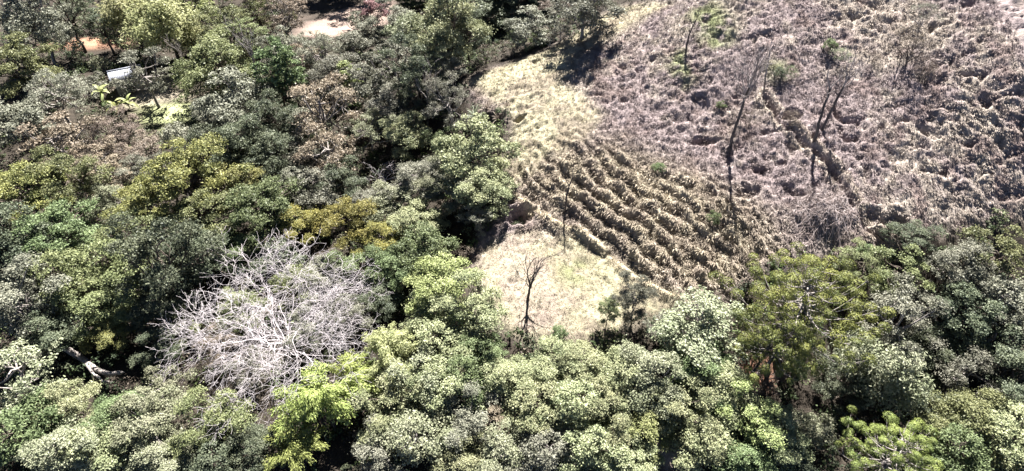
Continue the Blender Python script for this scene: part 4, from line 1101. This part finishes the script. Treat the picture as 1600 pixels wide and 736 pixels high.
# ------------------------------------------------------------------ shed with a ribbed metal roof
def box(x0, x1, y0, y1, z0, z1):
    v = np.array([(x, y, z) for x in (x0, x1) for y in (y0, y1) for z in (z0, z1)], float)
    f = np.array([(0, 1, 3, 2), (4, 6, 7, 5), (0, 4, 5, 1), (2, 3, 7, 6), (0, 2, 6, 4), (1, 5, 7, 3)])
    return v, f
def boxes_mesh(name, bl):
    V, F, o = [], [], 0
    for b in bl:
        v, f = box(*b); V.append(v); F.append(f + o); o += 8
    return raw_mesh(name, np.concatenate(V), np.concatenate(F))
METAL = bark_mat('painted_roof_metal', (.13,.14,.17), (.22,.23,.26), 3, .6)  # roof metal darkened and blued, tree shade put into its colour
PLASTER = bark_mat('stained_plaster', (.36,.33,.30), (.52,.49,.45), 3)
WOODD = bark_mat('door_wood', (.07,.05,.04), (.13,.10,.08), 8)
def shed():
    c = hit(196, 112, 2.6)
    e = root("shed", (c[0], c[1], float(gz_at(c[0], c[1])[0])), math.radians(28))
    tag(e, "small shed with a pale metal roof half hidden in deep shade", "shed")
    W_, D_, H_ = 1.9, 1.4, 2.2
    link("wall", boxes_mesh("wall_front", [(-W_, -.5, -D_, -D_ + .15, -.4, H_), (.4, W_, -D_, -D_ + .15, -.4, H_), (-.5, .4, -D_, -D_ + .15, 2.0, H_)]), e, [PLASTER])
    link("wall", boxes_mesh("wall_back", [(-W_, W_, D_ - .15, D_, -.4, H_)]), e, [PLASTER])
    link("wall", boxes_mesh("wall_side", [(-W_, -W_ + .15, -D_ + .15, D_ - .15, -.4, H_)]), e, [PLASTER])
    link("wall", boxes_mesh("wall_side", [(W_ - .15, W_, -D_ + .15, D_ - .15, -.4, H_)]), e, [PLASTER])
    door = link("door", boxes_mesh("door", [(-.49, .39, -D_ + .04, -D_ + .09, -.05, 1.99)]), e, [WOODD])
    link("handle", boxes_mesh("handle", [(.25, .32, -D_ + .0, -D_ + .04, .95, 1.02)]), door, [METAL])
    for sgn, nm in ((-1, "roof_slope"), (1, "roof_slope")):
        n = 121; xs = np.linspace(-W_ - .3, W_ + .3, n)
        rib = .035 * np.abs(np.sin(xs * math.pi / .22)) ** .6
        y0, z0, y1, z1 = 0.0, H_ + .85, sgn * (D_ + .35), H_ + .02
        v = np.concatenate([np.stack([xs, y0 + 0 * xs, z0 + rib], -1), np.stack([xs, y1 + 0 * xs, z1 + rib], -1), np.stack([xs, y0 + 0 * xs, z0 - .03 + rib], -1), np.stack([xs, y1 + 0 * xs, z1 - .03 + rib], -1)])
        i = np.arange(n - 1)
        f = np.concatenate([np.stack([i, i + 1, n + i + 1, n + i], -1), np.stack([2 * n + i, 3 * n + i, 3 * n + i + 1, 2 * n + i + 1], -1), np.stack([n + i, n + i + 1, 3 * n + i + 1, 3 * n + i], -1), np.stack([i, 2 * n + i, 2 * n + i + 1, i + 1], -1)])
        link(nm, raw_mesh("roof_slope", v, f), e, [METAL])
    link("ridge_cap", boxes_mesh("ridge_cap", [(-W_ - .32, W_ + .32, -.12, .12, H_ + .84, H_ + .90)]), e, [METAL])
shed()

# ------------------------------------------------------------------ pale fallen log at the left border
def fallen_log():
    rng = np.random.default_rng(8)
    a, b = hit(140, 560, 1.0), hit(192, 586, 1.0)
    mid = (a + b) / 2
    e = root("fallen_log", (mid[0], mid[1], float(gz_at(mid[0], mid[1])[0])))
    tag(e, "pale broken fallen log poking out at the left border", "log")
    A, B = a - np.array(e.location), b - np.array(e.location)
    A = A + (A - B) * .8; A[2], B[2] = 1.0, 1.25
    p = curve_path(A, B, rng, 8, .04)
    link("trunk", tube_mesh("log_trunk", [(p, taper(.30, .2, 8))], 9), e, [BARKG])
    q = curve_path(p[3] + np.array([0, -.1, .1]), B + np.array([-.3, -.75, -.35]), rng, 6, .08)
    link("limb", tube_mesh("log_limb", [(q, taper(.14, .09))], 7), e, [BARKG])
    link("broken_end", tube_mesh("log_end", [(np.array([B, B + (B - p[-2]) * .05, B + (B - p[-2]) * .3]), np.array([.2, .12, .03]))], 7), e, [BARKG])
    link("stub", tube_mesh("log_stub", [(curve_path(p[2], np.array([p[2][0] - .2, p[2][1], -.3]), rng, 4, .05), taper(.12, .1, 4))], 6), e, [BARKG])
fallen_log()
